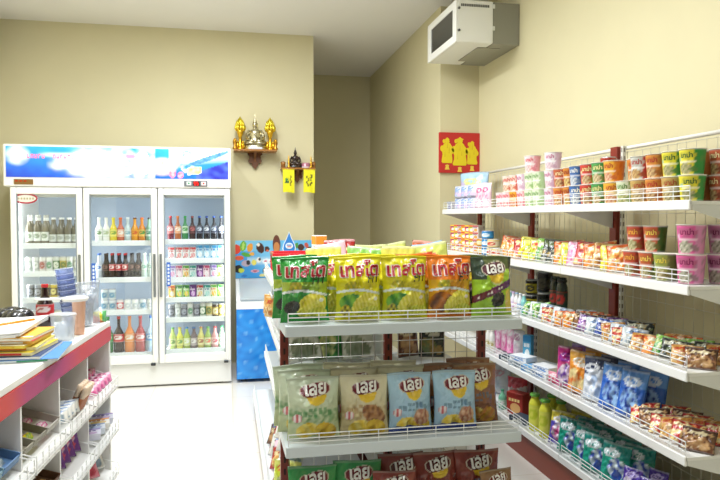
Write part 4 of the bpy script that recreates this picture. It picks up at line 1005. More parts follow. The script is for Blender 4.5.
fl = {c: carton('flat_box', .13, .09, .03, a, b, d, e, 'box', False) for c, a, b, d, e in (('dark', '3a4a5a', '22303f', 'e8e8e4', 'c8d0d8'), ('white', 'eef0f2', 'b8c8e0', '6a9ad8', '3a6ab0'), ('blue', '6fb0e0', '3f86c8', 'e8f2f8', 'f4f8fa'), ('grey', 'cfd4d8', 'a8b4bc', '8fa0ac', '6a7a86'), ('yellow', 'd8dc5a', 'a8c03a', 'f0f0d0', '6a8a2a'), ('rose', 'd8788c', 'b8506a', 'f0d8dc', 'f4e8ec'))}
for i, (c, x, y, t) in enumerate((('white', 1.67, 4.10, 0), ('white', 1.66, 3.70, 0), ('dark', 1.64, 3.60, 0), ('grey', 1.64, 3.46, 0), ('white', 1.65, 3.46, 1), ('blue', 1.65, 3.32, 0), ('grey', 1.76, 3.35, 0), ('white', 1.65, 3.20, 0), ('white', 1.66, 3.20, 1), ('blue', 1.76, 3.2, 0))):
    if c == 'white' and y > 3.6: continue
    fl[c].put((x, y, z4+.031*t), '%s flat box on fourth wall shelf, %s of the flat boxes from far end' % (c, ORD[i+1]), g4, -PI/2+.25+R.uniform(-.1, .1))
for i, (y, x, c) in enumerate(((3.12, 1.71, 'yellow'), (3.05, 1.72, 'yellow'), (3.06, 1.63, 'rose'))):
    sw2 = {'yellow': packet('soap_pack', PAL['lime'], 210, .08, .085, .045, (14, 12), 'soap pack', .002, 1), 'rose': packet('soap_pack', ('d8607c', 'e890a4', 'f4d8e0', 'b83a5a', 'f8f0f2'), 211, .08, .06, .045, (14, 12), 'soap pack', .002, 1), 'white': packet('soap_pack', PAL['white'], 212, .08, .07, .045, (14, 12), 'soap pack', .002, 1)}[c]
    sw2.put((x, y, z4), '%s soap pack on fourth wall shelf, %s' % (c if c != 'yellow' else 'lime yellow', ('farther of the lime ones', 'nearer of the lime ones', 'at front by the purple pouch', 'beside the rose one')[i]), g4, -PI/2+.3)
po = {}
for i, (c, p) in enumerate((('magenta', ('d84a8c', 'b82a7a', 'f4e0ea', '6a3a98', '8a2a90')), ('orange', ('ec9430', 'f4b44a', 'd86a1e', 'f6e0a0', 'f8f0e0')), ('white', ('dfe6f0', '3f4a6a', 'f4f6fa', 'a8c0e0', 'e8ecf4')), ('blue', ('2f66c4', '5f98e0', '1f3f9e', '9cc4f0', 'dce8f8')), ('purple', ('7a4aa8', 'b88ad0', 'e8d8f0', 'd85a98', 'f4eef8')))):
    po[c] = packet('detergent_pouch', p, 220+i, .13, .205, .065, (24, 28), 'detergent pouch', .007, .7)
gd = 'detergent pouches on the fourth wall shelf'
for c, x, y, lk in (('magenta', 1.65, 2.96, 'magenta pouch at the far end of the fourth shelf pouch row'), ('purple', 1.74, 3.0, 'purple pouch behind the magenta one on fourth wall shelf'), ('orange', 1.65, 2.85, 'orange pouch between the magenta and white pouches, front row'), ('orange', 1.74, 2.86, 'orange pouch in rear row behind the front orange pouch'),
                ('white', 1.65, 2.715, 'white and navy pouch in front row of the fourth wall shelf'), ('white', 1.735, 2.72, 'white and navy pouch behind its twin on fourth wall shelf'), ('blue', 1.645, 2.575, 'blue pouch right of the white one, front row of fourth shelf'), ('blue', 1.735, 2.59, 'blue pouch in the rear row behind the front blue one'),
                ('blue', 1.655, 2.46, 'blue pouch second nearest in the front row of fourth shelf'), ('blue', 1.745, 2.45, 'blue pouch nearest the red snack packs on fourth shelf')):
    po[c].put((x, y, z4+.002), lk, gd, -PI/2+.55+R.uniform(-.12, .12), -.14 if c != 'blue' else -.28, 0)
heap(['brown', 'red', 'tan', 'red', 'brown', 'red'], 2.05, .062, z4, 1.655, 'fourth wall shelf near end', 'red and brown snack packs at the near end of the fourth wall shelf', -.8, rz=-PI/2+.8, sc=.95, word='snack pack')

# bottom wall shelf
z5 = .172; g5 = 'goods on the bottom wall shelf'
bw = packet('cotton_bag', ('e8e8e6', 'dcdedd', 'f2f2f0', 'd0d4d4', 'e0a8b0'), 240, .17, .19, .09, (22, 22), 'cotton bag', .006, .5); bw.put((1.76, 4.02, z5), 'white cotton bag at far end of bottom wall shelf', None, -PI/2+.5)
br = packet('cotton_bag', ('ecdcdc', 'd83a4a', 'f4eeee', 'c82a3a', 'e86a74'), 241, .15, .17, .08, (22, 22), 'cotton bag', .005, .5); br.put((1.76, 3.77, z5), 'white and red plastic bag behind the red box, bottom wall shelf', None, -PI/2+.5)
rbx = carton('tea_box', .12, .07, .13, 'a8342a', '8a241c', 'e0b070', 'f0d890', 'box', False); rbx.put((1.68, 3.585, z5), 'red brown box beside the yellow bottles on bottom wall shelf', None, -PI/2+.45)
for i, (c, y, x) in enumerate((('blue', 4.0, 1.635), ('white', 3.84, 1.635), ('dark', 3.44, 1.64))):
    fl[c].put((x, y, z5), '%s flat box at the front of the bottom wall shelf' % c, g5, -PI/2+.3)
gb = bottle('small_bottle', .12, .025, '7ac0a0', '4a9a78', 'a8dcc0', 'f0f4f0', shoulder=.6); gb.put((1.63, 3.70, z5), 'small pale green bottle left of the red box on bottom shelf', None, -.9)
yb = bottle('lotion_bottle', .205, .032, 'e6e44a', '6fc04e', 'eeee6a', 'd0dc3a', shoulder=.72, nr=.72, cat='bottle', lz=(.15, .7), capname='cap')
for i, (x, y) in enumerate(((1.64, 3.29), (1.72, 3.25), (1.64, 3.17), (1.71, 3.13))):
    yb.put((x, y, z5), 'yellow bottle with green cap on bottom wall shelf, %s' % ('farther of the front pair', 'farther of the rear pair', 'nearer of the front pair', 'nearer of the rear pair')[i], 'yellow bottles with green caps', -.9)
dp_ = {c: packet('detergent_bag', p, 250+i, .15, .19, .06, (26, 26), 'detergent bag', .011, .4) for i, (c, p) in enumerate((('teal', ('22a088', '1a8a80', 'dfeef0', '3a5ab8', 'e8f0f4')), ('violet', ('5a4ac0', 'e8d84a', 'e8e8f6', 'c84a8a', 'f0eef8')), ('purple', ('5a3fae', '4a2f98', '7a68d0', 'e8e0f4', 'c8b8ec'))))}
L5 = [('violet', 1.65, 3.035), ('teal', 1.64, 2.92), ('teal', 1.64, 2.80), ('teal', 1.63, 2.67), ('violet', 1.74, 3.03), ('teal', 1.73, 2.90), ('teal', 1.74, 2.77), ('teal', 1.74, 2.62), ('teal', 1.645, 2.55), ('teal', 1.73, 2.50), ('purple', 1.64, 2.42), ('purple', 1.73, 2.38), ('purple', 1.64, 2.30), ('purple', 1.73, 2.24), ('purple', 1.64, 2.17)]
cnt = {}
for c, x, y in L5:
    row = 'front' if x < 1.7 else 'rear'; cnt[c, row] = cnt.get((c, row), 0)+1
    dp_[c].put((x, y, z5+.002), '%s detergent bag in %s row of the bottom wall shelf, %s from far' % (c, row, ORD[cnt[c, row]]), 'detergent bags on the bottom wall shelf', -PI/2+.5+R.uniform(-.2, .2), -.25, 0, sc=.6 if c == 'purple' else .9)
# =================================================================== drinks in the cooler
beer = [bottle('beer_bottle', .225, .0275, '6b6452', 'c8c8c0', 'e8ebe6', '8a9a86', foil='eef0ea', lz=(.1, .42)), bottle('beer_bottle', .205, .0265, '5e5a4e', 'e8e8e4', 'd8dcd8', 'a0a8a0', lz=(.08, .36), foil=None)]
dcan = [can('drink_can', .118, .026, a, b, c) for a, b, c in (('b4bcb8', 'd8dcd8', 'e8ece8'), ('c8b8b4', 'e0e0dc', '9a4a44'), ('3f7a48', 'd0d4cc', 'e8ece0'), ('c8b45a', 'e0dcc8', '6a7a3a'), ('d8dcd8', 'eceeea', '6a9a78'), ('c04a40', 'e8dcd8', 'f4f0ea'))]
dcn = ['grey', 'pinkish grey', 'dark green', 'gold', 'white', 'red']
coffee = [can('coffee_can', .105, .027, a, b, c) for a, b, c in (('4a4a52', '8a8f98', 'a0a4b0'), ('6a5a34', 'd8c040', 'e8dc90'), ('3f3a30', 'c8a83a', 'd8c880'), ('b8a04a', '4a3a2a', 'e8e0b0'))]
cfn = ['grey', 'brown and yellow', 'dark brown and gold', 'gold and brown']
tall = [bottle('drink_bottle', .19, .028, a, b, c, d, shoulder=.5, nr=.42) for a, b, c, d in (('e8ece4', 'f2f2ee', 'f4f4ee', '7a9a6a'), ('f0f0e8', 'e8e8e0', 'e4e8e0', 'a8b890'), ('e6d23a', 'e8d82a', 'f0e47a', '7aa03a'), ('c86a48', 'e0682a', 'e8b090', 'f0e8dc'), ('c4d4d4', 'e4e8e8', 'dfe8ea', '8ab0b8'), ('e09a22', '7a4a1a', 'eab040', 'c85a1e'), ('d8862a', 'e8701e', 'f0c060', '4a8a3a'), ('8ab49a', '3a2a24', 'd8e4dc', '4a8a6a'))]
tln = ['milky white', 'cream white', 'yellow', 'reddish orange', 'clear', 'amber', 'orange', 'pale green']
cola = [bottle('cola_bottle', .195, .0235, a, b, c, d, shoulder=.5, nr=.4, lz=(.3, .56)) for a, b, c, d in (('2a1412', 'c82a2c', 'c8242c', 'f0e4e0'), ('1f1614', '2a1a18', '3a2420', '8a6a60'), ('c8d0d8', '3a6ab8', 'f0f4f8', '3a70c0'), ('cfe0d8', 'f0f4f2', 'e4ece8', '7ab09a'))]
coln = ['red labelled cola', 'dark cola', 'white and blue', 'clear']
pop = [bottle('soda_bottle', .195, .0255, a, b, c, d, shoulder=.5, nr=.4, lz=(.28, .58)) for a, b, c, d in (('7a2a30', 'c82a34', 'c85a5a', 'f0d8d4'), ('b4683a', 'd87a2a', 'e0a070', 'f4e8dc'), ('3f8a52', '2f9a4a', 'd8e8d4', '4a9a4a'), ('3a2422', '8a2a2a', '4a2a2c', 'b86a6a'), ('1c1a22', '3a62b8', '2a2f48', 'c8d0e0'), ('1a1820', '2a4a9a', '28304a', 'e0e4ee'))]
popn = ['red', 'orange', 'green', 'maroon', 'black with blue cap', 'black with white label']
bigb = [bottle('large_bottle', .29, .0405, a, b, c, d, shoulder=.48, nr=.3, lz=(.3, .52)) for a, b, c, d in (('1f8a4a', '2a9a4a', '3aa85a', 'e8f0e4'), ('2a1612', 'c82a2a', 'c8242c', 'f4e8e4'), ('e0873a', 'e07a2a', 'e89a4a', 'f4ece0'), ('a83a3a', 'c83030', 'c8504a', 'f0e0dc'), ('b4cfe6', '3a78c8', '5a9ad8', 'f0f6fa'))]
bign = ['green', 'dark cola', 'orange', 'red', 'pale blue']
smc = [can('drink_can', .085, .027, a, b, c) for a, b, c in (('eceeec', 'f4f4f2', 'c8d0d4'), ('d85a5a', 'f0e4e4', 'f8f4f4'), ('b8c8d0', 'e4eaec', '6a9ab8'))]
jui = [carton('drink_carton', .05, .04, h_, a, b, c, d) for h_, a, b, c, d in ((.095, 'f0eeec', 'd84a48', 'e8a0a0', 'c83a3a'), (.11, 'bfe0f2', '4aa4dc', 'f4f8fa', '2f78c0'), (.10, 'e4e4f0', '9a7ac8', 'e8a8c8', '6a4aa0'), (.10, 'f0e6c0', '6ab04a', 'e8b03a', 'd84a3a'), (.10, 'e8c8d4', 'c84a7a', 'f4e8ec', '8a2a5a'), (.10, '9ad06a', '3a8a3a', 'f0d84a', 'f4f4e4'), (.10, 'f0c04a', 'd86a2a', 'f4ecd0', 'b83a20'), (.10, 'dce8e4', '3a9a8a', 'a8d8d0', '2a6a8a'), (.10, '7a3a8a', '5a2a6a', 'd8a8e0', 'f0e0f4'), (.10, 'e8e4dc', 'b8342e', 'e8c880', '7a5a2a'))]
jun = ['white and red', 'light blue', 'lilac', 'cream and green', 'pink', 'green', 'golden', 'mint', 'purple', 'white and maroon']
jb = [bottle('juice_bottle', .175, .028, a, b, c, d, shoulder=.55, nr=.42, lz=(.15, .5)) for a, b, c, d in (('b8cc6a', '4a9a3a', 'dce4a0', '6a9a3a'), ('d8d84a', 'e0c02a', 'e8e47a', '5a9a3a'), ('a8c04a', '3a8ac8', 'd8e090', 'e8f0e0'), ('6a5a5a', '4a7ab8', 'a89a9a', 'e4e0dc'), ('d0c86a', 'c88a2a', 'e8e0a0', '9a5a2a'), ('98b858', '4aa04a', 'dce8b8', 'd86a4a'), ('d89a9a', 'd04a4a', 'f0d0cc', 'b83a4a'), ('9ac8a0', '3a9a5a', 'e0f0dc', '3a8a5a'))]
jbn = ['pale green', 'yellow', 'lime with blue cap', 'grey brown', 'straw yellow', 'leaf green', 'pink red', 'mint green']
DN = ['left', 'middle', 'right']; SN = ['top', 'second', 'third', 'fourth', 'fifth', 'sixth']
def row(door, sh, items, noun, x0f=.06, x1f=.94, y=5.545+CDY, rear=0, group=None):
    a, b = DOORS[door]; a += .05+CDX; b -= .05-CDX; z = SHELF[door][sh]; n = len(items)
    g = group or '%ss on the %s shelf behind the %s cooler door' % (noun, SN[sh], DN[door])
    for i, (k, nm) in enumerate(items):
        x = a+(b-a)*(x0f+(x1f-x0f)*(i/(n-1) if n > 1 else .5))
        k.put((x, y+(.02 if noun == 'large bottle' else 0), z), '%s %s, %s from left, %s shelf, %s cooler door' % (nm, noun, ORD[i+1], SN[sh], DN[door]), g, R.uniform(-.15, .15))
        for r_ in range(rear):
            k.put((x+R.uniform(-.004, .004), y+.075*(r_+1), z), '%s %s, rear row, %s from left, %s shelf, %s cooler door' % (nm, noun, ORD[i+1], SN[sh], DN[door]), g, R.uniform(-.15, .15))
def pick(K_, N, idx): return [(K_[i], N[i]) for i in idx]
row(0, 0, [(beer[0], 'white foiled')]*3+[(beer[1], 'white labelled')]*4, 'beer bottle', .1, .93, rear=1)
row(0, 1, pick(dcan, dcn, (0, 0, 1, 4, 2, 3, 4, 0)), 'drink can', .08)
row(0, 2, pick(coffee, cfn, (0, 0, 2, 1, 2, 1, 1)), 'coffee can', .1)
row(0, 3, pick(dcan, dcn, (1, 5, 3, 3, 5, 0)), 'drink can', .12, .9)
row(0, 4, pick(pop, popn, (1, 0, 2, 3, 1, 0)), 'soda bottle', .12, .9)
row(1, 0, pick(tall, tln, (0, 1, 2, 3, 4, 5, 6, 7)), 'drink bottle', .08)
row(1, 1, pick(cola, coln, (2, 1, 0, 0, 0, 1, 1, 3, 3)), 'cola bottle', .07, .96, rear=1)
row(1, 2, [(smc[2], 'blue grey'), (smc[2], 'blue grey'), (smc[1], 'red'), (smc[0], 'white'), (smc[0], 'white'), (smc[2], 'blue grey'), (smc[0], 'white')], 'drink can', .16, .95)
for i, (k, nm) in enumerate(((smc[2], 'blue grey'), (smc[2], 'blue grey'))):
    a, b = DOORS[1][0]+.05+CDX, DOORS[1][1]-.05+CDX
    k.put((a+(b-a)*(.16+.79*i/6), 5.545+CDY, .604+.0855), '%s of two drink cans stacked on top, third shelf of middle cooler door' % ('left', 'right')[i], 'stacked cans in the middle cooler door')
row(1, 3, pick(bigb, bign, (0, 1, 2, 3, 4)), 'large bottle', .2, .95)
row(2, 0, pick(pop, popn, (0, 1, 2, 3, 4, 5, 4, 5)), 'soda bottle', .07, .95)
row(2, 1, [(jui[0], jun[0])]*4+[(jui[1], jun[1])]*4, 'drink carton', .09, .93)
row(2, 2, pick(jui, jun, (2, 4, 3, 7, 8, 4, 2, 3)), 'drink carton', .09, .93)
row(2, 3, pick(jui, jun, (6, 5, 5, 8, 9, 7, 3, 5)), 'drink carton', .09, .93)
row(2, 4, [(coffee[0], 'grey'), (dcan[0], 'silver'), (coffee[0], 'grey'), (dcan[4], 'white'), (coffee[0], 'grey'), (dcan[2], 'dark green'), (dcan[3], 'gold'), (coffee[3], 'gold and brown'), (coffee[1], 'brown and yellow')], 'drink can', .07, .95)
row(2, 5, pick(jb, jbn, (0, 1, 2, 3, 4, 5, 6, 7)), 'juice bottle', .09, .95)

# =================================================================== sales counter goods
cm = ct.matrix_basis
def cput(k, p, label, group=None, rz=0.0, rx=0.0, ry=0.0, sc=None, tray=None, **kw):
    if tray is not None: kw['plane'] = (-.30*cos(CR), -.30*sin(CR)); p = (p[0], p[1], tray_z(tray, p[0])-.0035+kw.pop('lift', 0))
    w = Matrix.Translation((-.53, 3.06, 0)) @ Matrix.Rotation(CR, 4, 'Z') @ Vector(p)
    return k.put(tuple(w), label, group, rz+CR, rx, ry, sc=sc, **kw)
def craw(name, mb, mats, label, cat, parent=None, group=None):
    """a mesh built in the counter's frame"""
    mb.xf(Matrix.Translation((-.53, 3.06, 0)) @ Matrix.Rotation(CR, 4, 'Z'))
    o = mk(name, mb, mats, parent)
    if not parent: tag(o, label, cat, group)
    return o
PX = .135
ZT = .8815
def sheet_stack(name, x0, y0, x1, y1, z, n, cols, th, label, cat, sd, rot=0.0, curl=0.0):
    r = random.Random(sd); m = MB(); cx, cy = (x0+x1)/2, (y0+y1)/2
    for i in range(n):
        dx, dy, a = r.uniform(-.012, .012), r.uniform(-.012, .012), rot+r.uniform(-.05, .05)
        q = MB(); N = 8; V = []; F = []
        for j in range(N+1):
            for k in range(3):
                xx = x0+(x1-x0)*j/N-cx; yy = y0+(y1-y0)*k/2-cy
                V.append((xx, yy, 0 if False else curl*(abs(j/N-.5)*2)**3*(.4+.6*i/max(1, n-1))))
        t = th*.92; W = [(v[0], v[1], v[2]+t) for v in V]; o = len(V)
        for j in range(N):
            for k in range(2):
                p = [j*3+k, (j+1)*3+k, (j+1)*3+k+1, j*3+k+1]; F.append(tuple(o+e for e in p)); F.append(tuple(reversed(p)))
        def side(ids):
            for s, e in zip(ids, ids[1:]): F.append((s, e, e+o, s+o))
        side([j*3 for j in range(N+1)]); side([N*3+k for k in range(3)]); side([j*3+2 for j in range(N, -1, -1)]); side([2-k for k in range(3)])
        q.add(V+W, F, cols[i % len(cols)])
        q.xf(Matrix.Translation((cx+dx, cy+dy, z+i*th)) @ Matrix.Rotation(a, 4, 'Z'))
        m.v, off = m.v+q.v, len(m.v); m.f += [tuple(e+off for e in f) for f in q.f]; m.c += q.c; m.m += q.m; m.s += q.s
    return m, z+n*th
def magazine(x0, y0, x1, y1, z, th, cover, edge, marks, label, sd, rot=0.0):
    x0 += PX; x1 += PX; m = MB(); box(m, x0, y0, z, x1, y1, z+th*.9, edge); box(m, x0-.001, y0-.001, z+th*.9, x1+.001, y1+.001, z+th, cover)
    r = random.Random(sd)
    for c, n in marks:
        for i in range(n):
            a, b = r.uniform(x0+.01, x1-.06), r.uniform(y0+.01, y1-.04); w, h = r.uniform(.02, .09), r.uniform(.01, .035)
            m.add([(a, b, z+th+.0004), (min(a+w, x1), b, z+th+.0004), (min(a+w, x1), min(b+h, y1), z+th+.0004), (a, min(b+h, y1), z+th+.0004)], [(0, 1, 2, 3)], c)
    panel(m, x0+.03, z+th*.25, x0+.13, z+th*.7, y0-.0015, marks[0][0]); panel(m, x1-.12, z+th*.2, x1-.03, z+th*.75, y0-.0015, marks[-1][0])
    c = Vector(((x0+x1)/2, (y0+y1)/2, 0)); m.xf(Matrix.Translation(c) @ Matrix.Rotation(rot, 4, 'Z') @ Matrix.Translation(-c))
    return craw('magazine', m, 'paper', label, 'magazine', group='magazines piled on the counter')
zz = ZT
for a in ((-.47, -.86, -.115, -.56, .008, '4a86c8', 'dfe6ea', (('e8e04a', 3), ('f4f4f0', 4), ('2f9a6a', 2)), 'blue magazine with yellow marks at the bottom of the pile', 1, .14),
          (-.49, -.85, -.155, -.58, .009, '2a3f6a', 'e8e8e0', (('c83a3a', 2), ('f0f0f0', 3)), 'dark blue magazine second from bottom of the pile', 2, .05),
          (-.50, -.83, -.17, -.60, .012, 'e8d23a', 'f0e6b0', (('4a3a98', 2), ('d8423a', 3)), 'yellow magazine with purple lettering low in the pile', 3, -.04),
          (-.50, -.82, -.175, -.60, .011, 'ecdc70', 'f2e9c2', (('c8302e', 3), ('e8902a', 2)), 'yellow magazine with red marks in the middle of the pile', 4, .06),
          (-.52, -.83, -.19, -.61, .010, 'f0e6b8', 'e8d04a', (('c83a3a', 1), ('d8b02a', 2)), 'cream magazine in the middle of the pile', 5, -.05),
          (-.51, -.82, -.18, -.60, .010, 'd8423a', 'e8b04a', (('f0d84a', 3), ('f4f0e8', 2)), 'red magazine just below the top yellow one', 6, .03),
          (-.52, -.82, -.18, -.60, .010, 'f0b83a', 'f6ecc8', (('d83a2e', 3), ('f4f0e4', 3)), 'orange yellow magazine under the newspapers', 7, -.02)):
    magazine(a[0], a[1], a[2], a[3], zz, *a[4:]); zz += a[4]+.0006
m, z_ = sheet_stack('newspaper', -.44, -.84, -.10, -.46, zz+.0, 3, ['ecebe8', 'e4e2de'], .005, '', '', 9, .1, .006)
r_ = random.Random(4)
for i in range(7): box(m, -.33+.03*i, -.74+.012*i, z_+.0075, -.33+.03*i+.02, -.74+.012*i+.006, z_+.0079, 'c83a4a')
craw('newspaper', m, 'paper', 'folded white newspapers lying on top of the magazine pile', 'newspaper')
for k, (x, c, lk) in enumerate(((-.36, 'd8603a', 'red'), (-.24, 'e89a2a', 'orange'))):
    m = MB(); tube(m, [(x, -.80, z_+.012), (x+.15, -.66, z_+.02)], .0045, c, 8); 
    b_ = craw('pen', m, 'gloss', '%s pen lying on the newspapers' % lk, 'pen')
# cola bottle, black bag, tub, cups
kc = bottle('cola_bottle', .185, .034, '2a1412', 'cf2a30', 'cf2428', 'f4e6e4', shoulder=.52, nr=.36, lz=(.30, .56))
cput(kc, (-.215, -.18, ZT), 'cola bottle with red cap and red label standing on the counter', None, 0)
m = MB()
for i in range(9):
    a = i*.7; ell(m, (-.31+.05*cos(a*1.3)*(i > 0), -.31+.06*sin(a)*(i > 0), ZT+.050+.012*(i % 3)), (.055-.002*i, .05, .034+.006*sin(i*2.1)), '1b1b1e', n=12, k=8)
craw('black_bag', m, 'film', 'crumpled black plastic bag lying on the counter beside the cola bottle', 'bag')
def tubmesh(r, h, col, rim): 
    mb = MB(); lathe(mb, [(r*.78, 0, col), (r*.8, .002, col), (r*.96, h*.9, col), (r*1.0, h*.91, rim), (r*1.04, h*.93, rim), (r*1.04, h*.97, rim), (r*.98, h, rim), (r*.2, h*1.0, rim)], 24)
    return mb
m = tubmesh(.046, .10, 'e6ecf2', 'f4f6f8'); ell(m, (0, 0, .04), (.03, .03, .03), 'd4dde6'); k1 = Kind('plastic_tub', 'tub', m.mesh('plastic_tub', 'clear'))
cput(k1, (-.058, -.46, ZT), 'translucent white plastic tub standing at the counter edge before the cup bags')
m = MB(); lathe(m, [(.02, 0, 'e8b498'), (.026, .13, 'f0c0a4'), (.028, .132, 'f4cdb4'), (.025, .132, 'e8b498'), (.019, .01, 'd8946c'), (.0001, .01, 'd8946c')], 20)
k2 = Kind('peach_cup', 'cup', m.mesh('peach_cup', 'gloss')); cput(k2, (-.035, -.34, ZT), 'peach coloured plastic cup behind the translucent tub on the counter')
m = MB(); lathe(m, [(.046, 0, 'f0f0ee'), (.05, .008, 'f4f4f2'), (.048, .014, 'f4f4f2'), (.03, .018, 'f0f0ee'), (.0001, .018, 'f0f0ee')], 24); box(m, -.15, -.012, .004, -.05, .012, .012, 'f0f0ee', .003)
k3 = Kind('white_scoop', 'scoop', m.mesh('white_scoop', 'gloss')); cput(k3, (-.045, -.352, ZT+.134), 'round white plastic scoop with tab handle resting on the peach cup')
# bag of clear cups: rounded clear bag with rims of cups inside, and a sleeve of blue tinted cups leaning on it
m = MB()
def bagart(u, v): return mix('dfe6ee', 'cfd8e6', .5+.5*sin(9*u+4*v))
pillow(m, .115, .19, .10, 22, 26, bagart, 5.2, .012, .6, crimp=.08, pinch=.12)
kb = Kind('bag_of_cups', 'bag of cups', m.mesh('bag_of_cups', 'clear')); cput(kb, (-.062, -.14, ZT), 'clear plastic bag of drinking cups at the far end of the counter', None, .5)
def clearcup(col):
    mb = MB(); lathe(mb, [(.024, 0, col), (.034, .085, col), (.037, .087, 'f2f5f8'), (.037, .09, 'f2f5f8'), (.033, .088, col), (.023, .003, col), (.0001, .003, col)], 20); return mb
k4 = Kind('plastic_cup', 'plastic cup', clearcup('e8ecf2').mesh('plastic_cup', 'clear'))
for i in range(3): cput(k4, (-.066+.003*i, -.14, ZT+.006+.02*i), 'clear plastic cup nested in the bag, %s from the bottom' % ORD[i+1], 'clear cups nested in the bag')
k5 = Kind('plastic_cup', 'plastic cup', clearcup('6f8fe0').mesh('plastic_cup', 'clear'))
sl = Matrix.Translation((-.17, -.20, ZT)) 
for i in range(8): cput(k5, (-.085-.003*i, -.25, ZT+.022*i+.008), 'blue tinted plastic cup in the leaning stack, %s from the bottom' % ORD[i+1], 'blue tinted cups stacked on the counter', 0, 0, -.12)
m = MB(); pillow(m, .06, .05, .03, 14, 12, lambda u, v: K('e07a52') if u+v < .8 else K('e8dc4a') if u < .6 else K('5ab06a'), 3.1, .004)
cput(Kind('candy', 'candy', m.mesh('candy', 'film')), (-.03, -.055, ZT), 'small bright wrapped candy at the far right corner of counter', None, .6)

# trays
CW = {c: packet('small_pack', PAL[c], i+300, .07, .05, .03, (12, 10), 'small pack', .002, .3) for i, c in enumerate(('pink', 'yellow', 'white', 'teal', 'brown', 'purple', 'blue', 'green', 'red'))}
CB = {c: packet('small_pack', PAL[c], i+340, .075, .045, .058, (12, 10), 'small pack', .002, .3) for i, c in enumerate(('pink', 'yellow', 'white', 'teal', 'brown', 'blue', 'green', 'red'))}
def display_box(w, d, h, col):
    mb = MB(); t = .004
    box(mb, -w/2, -d/2, 0, w/2, d/2, t, col); box(mb, -w/2, -d/2, t, w/2, -d/2+t, h*.6, col); box(mb, -w/2, d/2-t, t, w/2, d/2, h, col)
    box(mb, -w/2, -d/2+t, t, -w/2+t, d/2-t, h, col); box(mb, w/2-t, -d/2+t, t, w/2, d/2-t, h*.8, col)
    panel(mb, -w*.3, h*.1, w*.3, h*.5, -d/2-.0006, 'e8e4f0')
    return mb
TILT = .29
def traybox(lv, y, w, col, items, lk, per=(5, 1), x=-.10, d=.09):
    k = Kind('display_box', 'display box', display_box(.20, w, .028, col).mesh('display_box', 'card'))
    cput(k, (x, y, tray_z(lv, x)+.001), lk[0], 'open display boxes in the counter trays', 0, 0, TILT)
    n = 4
    for i in range(n):
        for j in range(per[1]):
            c = items[(i+j) % len(items)]; xx = x-.066+.142*i/3; yy = y+(j-(per[1]-1)/2)*w*.42
            cput(CB[c], (xx, yy, 0), '%s, %s from back, %s' % (lk[1] % c, ORD[i+1], ('near file', 'far file')[j] if per[1] == 2 else 'single file'), lk[1] % 'small', PI/2, -1.28, 0, sc=min(1.0, w*9.5), tray=lv, lift=.006)
traybox(0, -.765, .11, 'b8b4aa', ['pink'], ('grey display box of pink packs in the near counter tray', '%s pack in the first grey box from the divider'), (5, 1))
traybox(0, -.885, .11, '8f8a7a', ['yellow'], ('brown grey display box of yellow packs, near counter tray', '%s pack in the second box from the divider'), (5, 1))
traybox(0, -.98, .07, '9a9684', ['white', 'green'], ('tan grey narrow display box holding white rolls, near counter tray', '%s pack in the third box from the divider'), (4, 1))
traybox(0, -1.108, .11, '5f86b4', ['teal', 'white'], ('blue display box of teal packs in the nearest tray', '%s pack in the blue box at nearest tray'), (5, 1))
traybox(0, -1.225, .11, '7fa6b8', ['teal', 'blue'], ('light blue display box in the nearest counter tray', '%s pack in the light blue box at nearest tray'), (5, 1))
# sticks and white packs (middle bay, top tray)
m = MB(); tube(m, [(0, 0, 0), (0, 0, .10)], .009, 'b9744c', 8); tube(m, [(0, 0, .06), (0, 0, .104)], .0094, 'e4cdb2', 8)
ks = Kind('snack_stick', 'snack stick', m.mesh('snack_stick', 'card'))
for i in range(8): cput(ks, (-.035+.022*(i % 2), -.39-.024*(i//2)-.006*(i % 2), 0), 'brown wrapped stick standing in the middle tray, %s from far' % ORD[i+1], 'brown sticks in the middle counter tray', 0, .3, .45, sc=1.1, tray=0)
for i in range(8): cput(CW['white'], (-.02-.085*(i//4), -.53-.043*(i % 4), 0), 'white pack in the middle counter tray beside the brown sticks, %s from front' % ORD[i+1], 'white packs in the middle counter tray', .45, -.55, sc=1.1, tray=0)
# far bay, top tray: dark little bottles, pink packs
kd = bottle('small_bottle', .085, .016, '3a2620', '1e1714', 'c8a87a', 'e8dcc0', shoulder=.5, nr=.5)
for i in range(14): cput(kd, (-.17+.036*(i//7), -.05-.042*(i % 7), 0), 'small dark brown bottle in the far tray, %s row, %s from far end' % (('rear', 'front')[i//7], ORD[i % 7+1]), 'small dark bottles in the far counter tray', 0, 0, TILT, tray=0)
for i in range(10): cput(CW['pink'], (-.012-.066*(i//5), -.068-.056*(i % 5), 0), 'pink pack in the far counter tray, %s row, %s from far end' % (('front', 'rear')[i//5], ORD[i % 5+1]), 'pink packs in the far counter tray', .5, -.7, sc=1.05, tray=0)
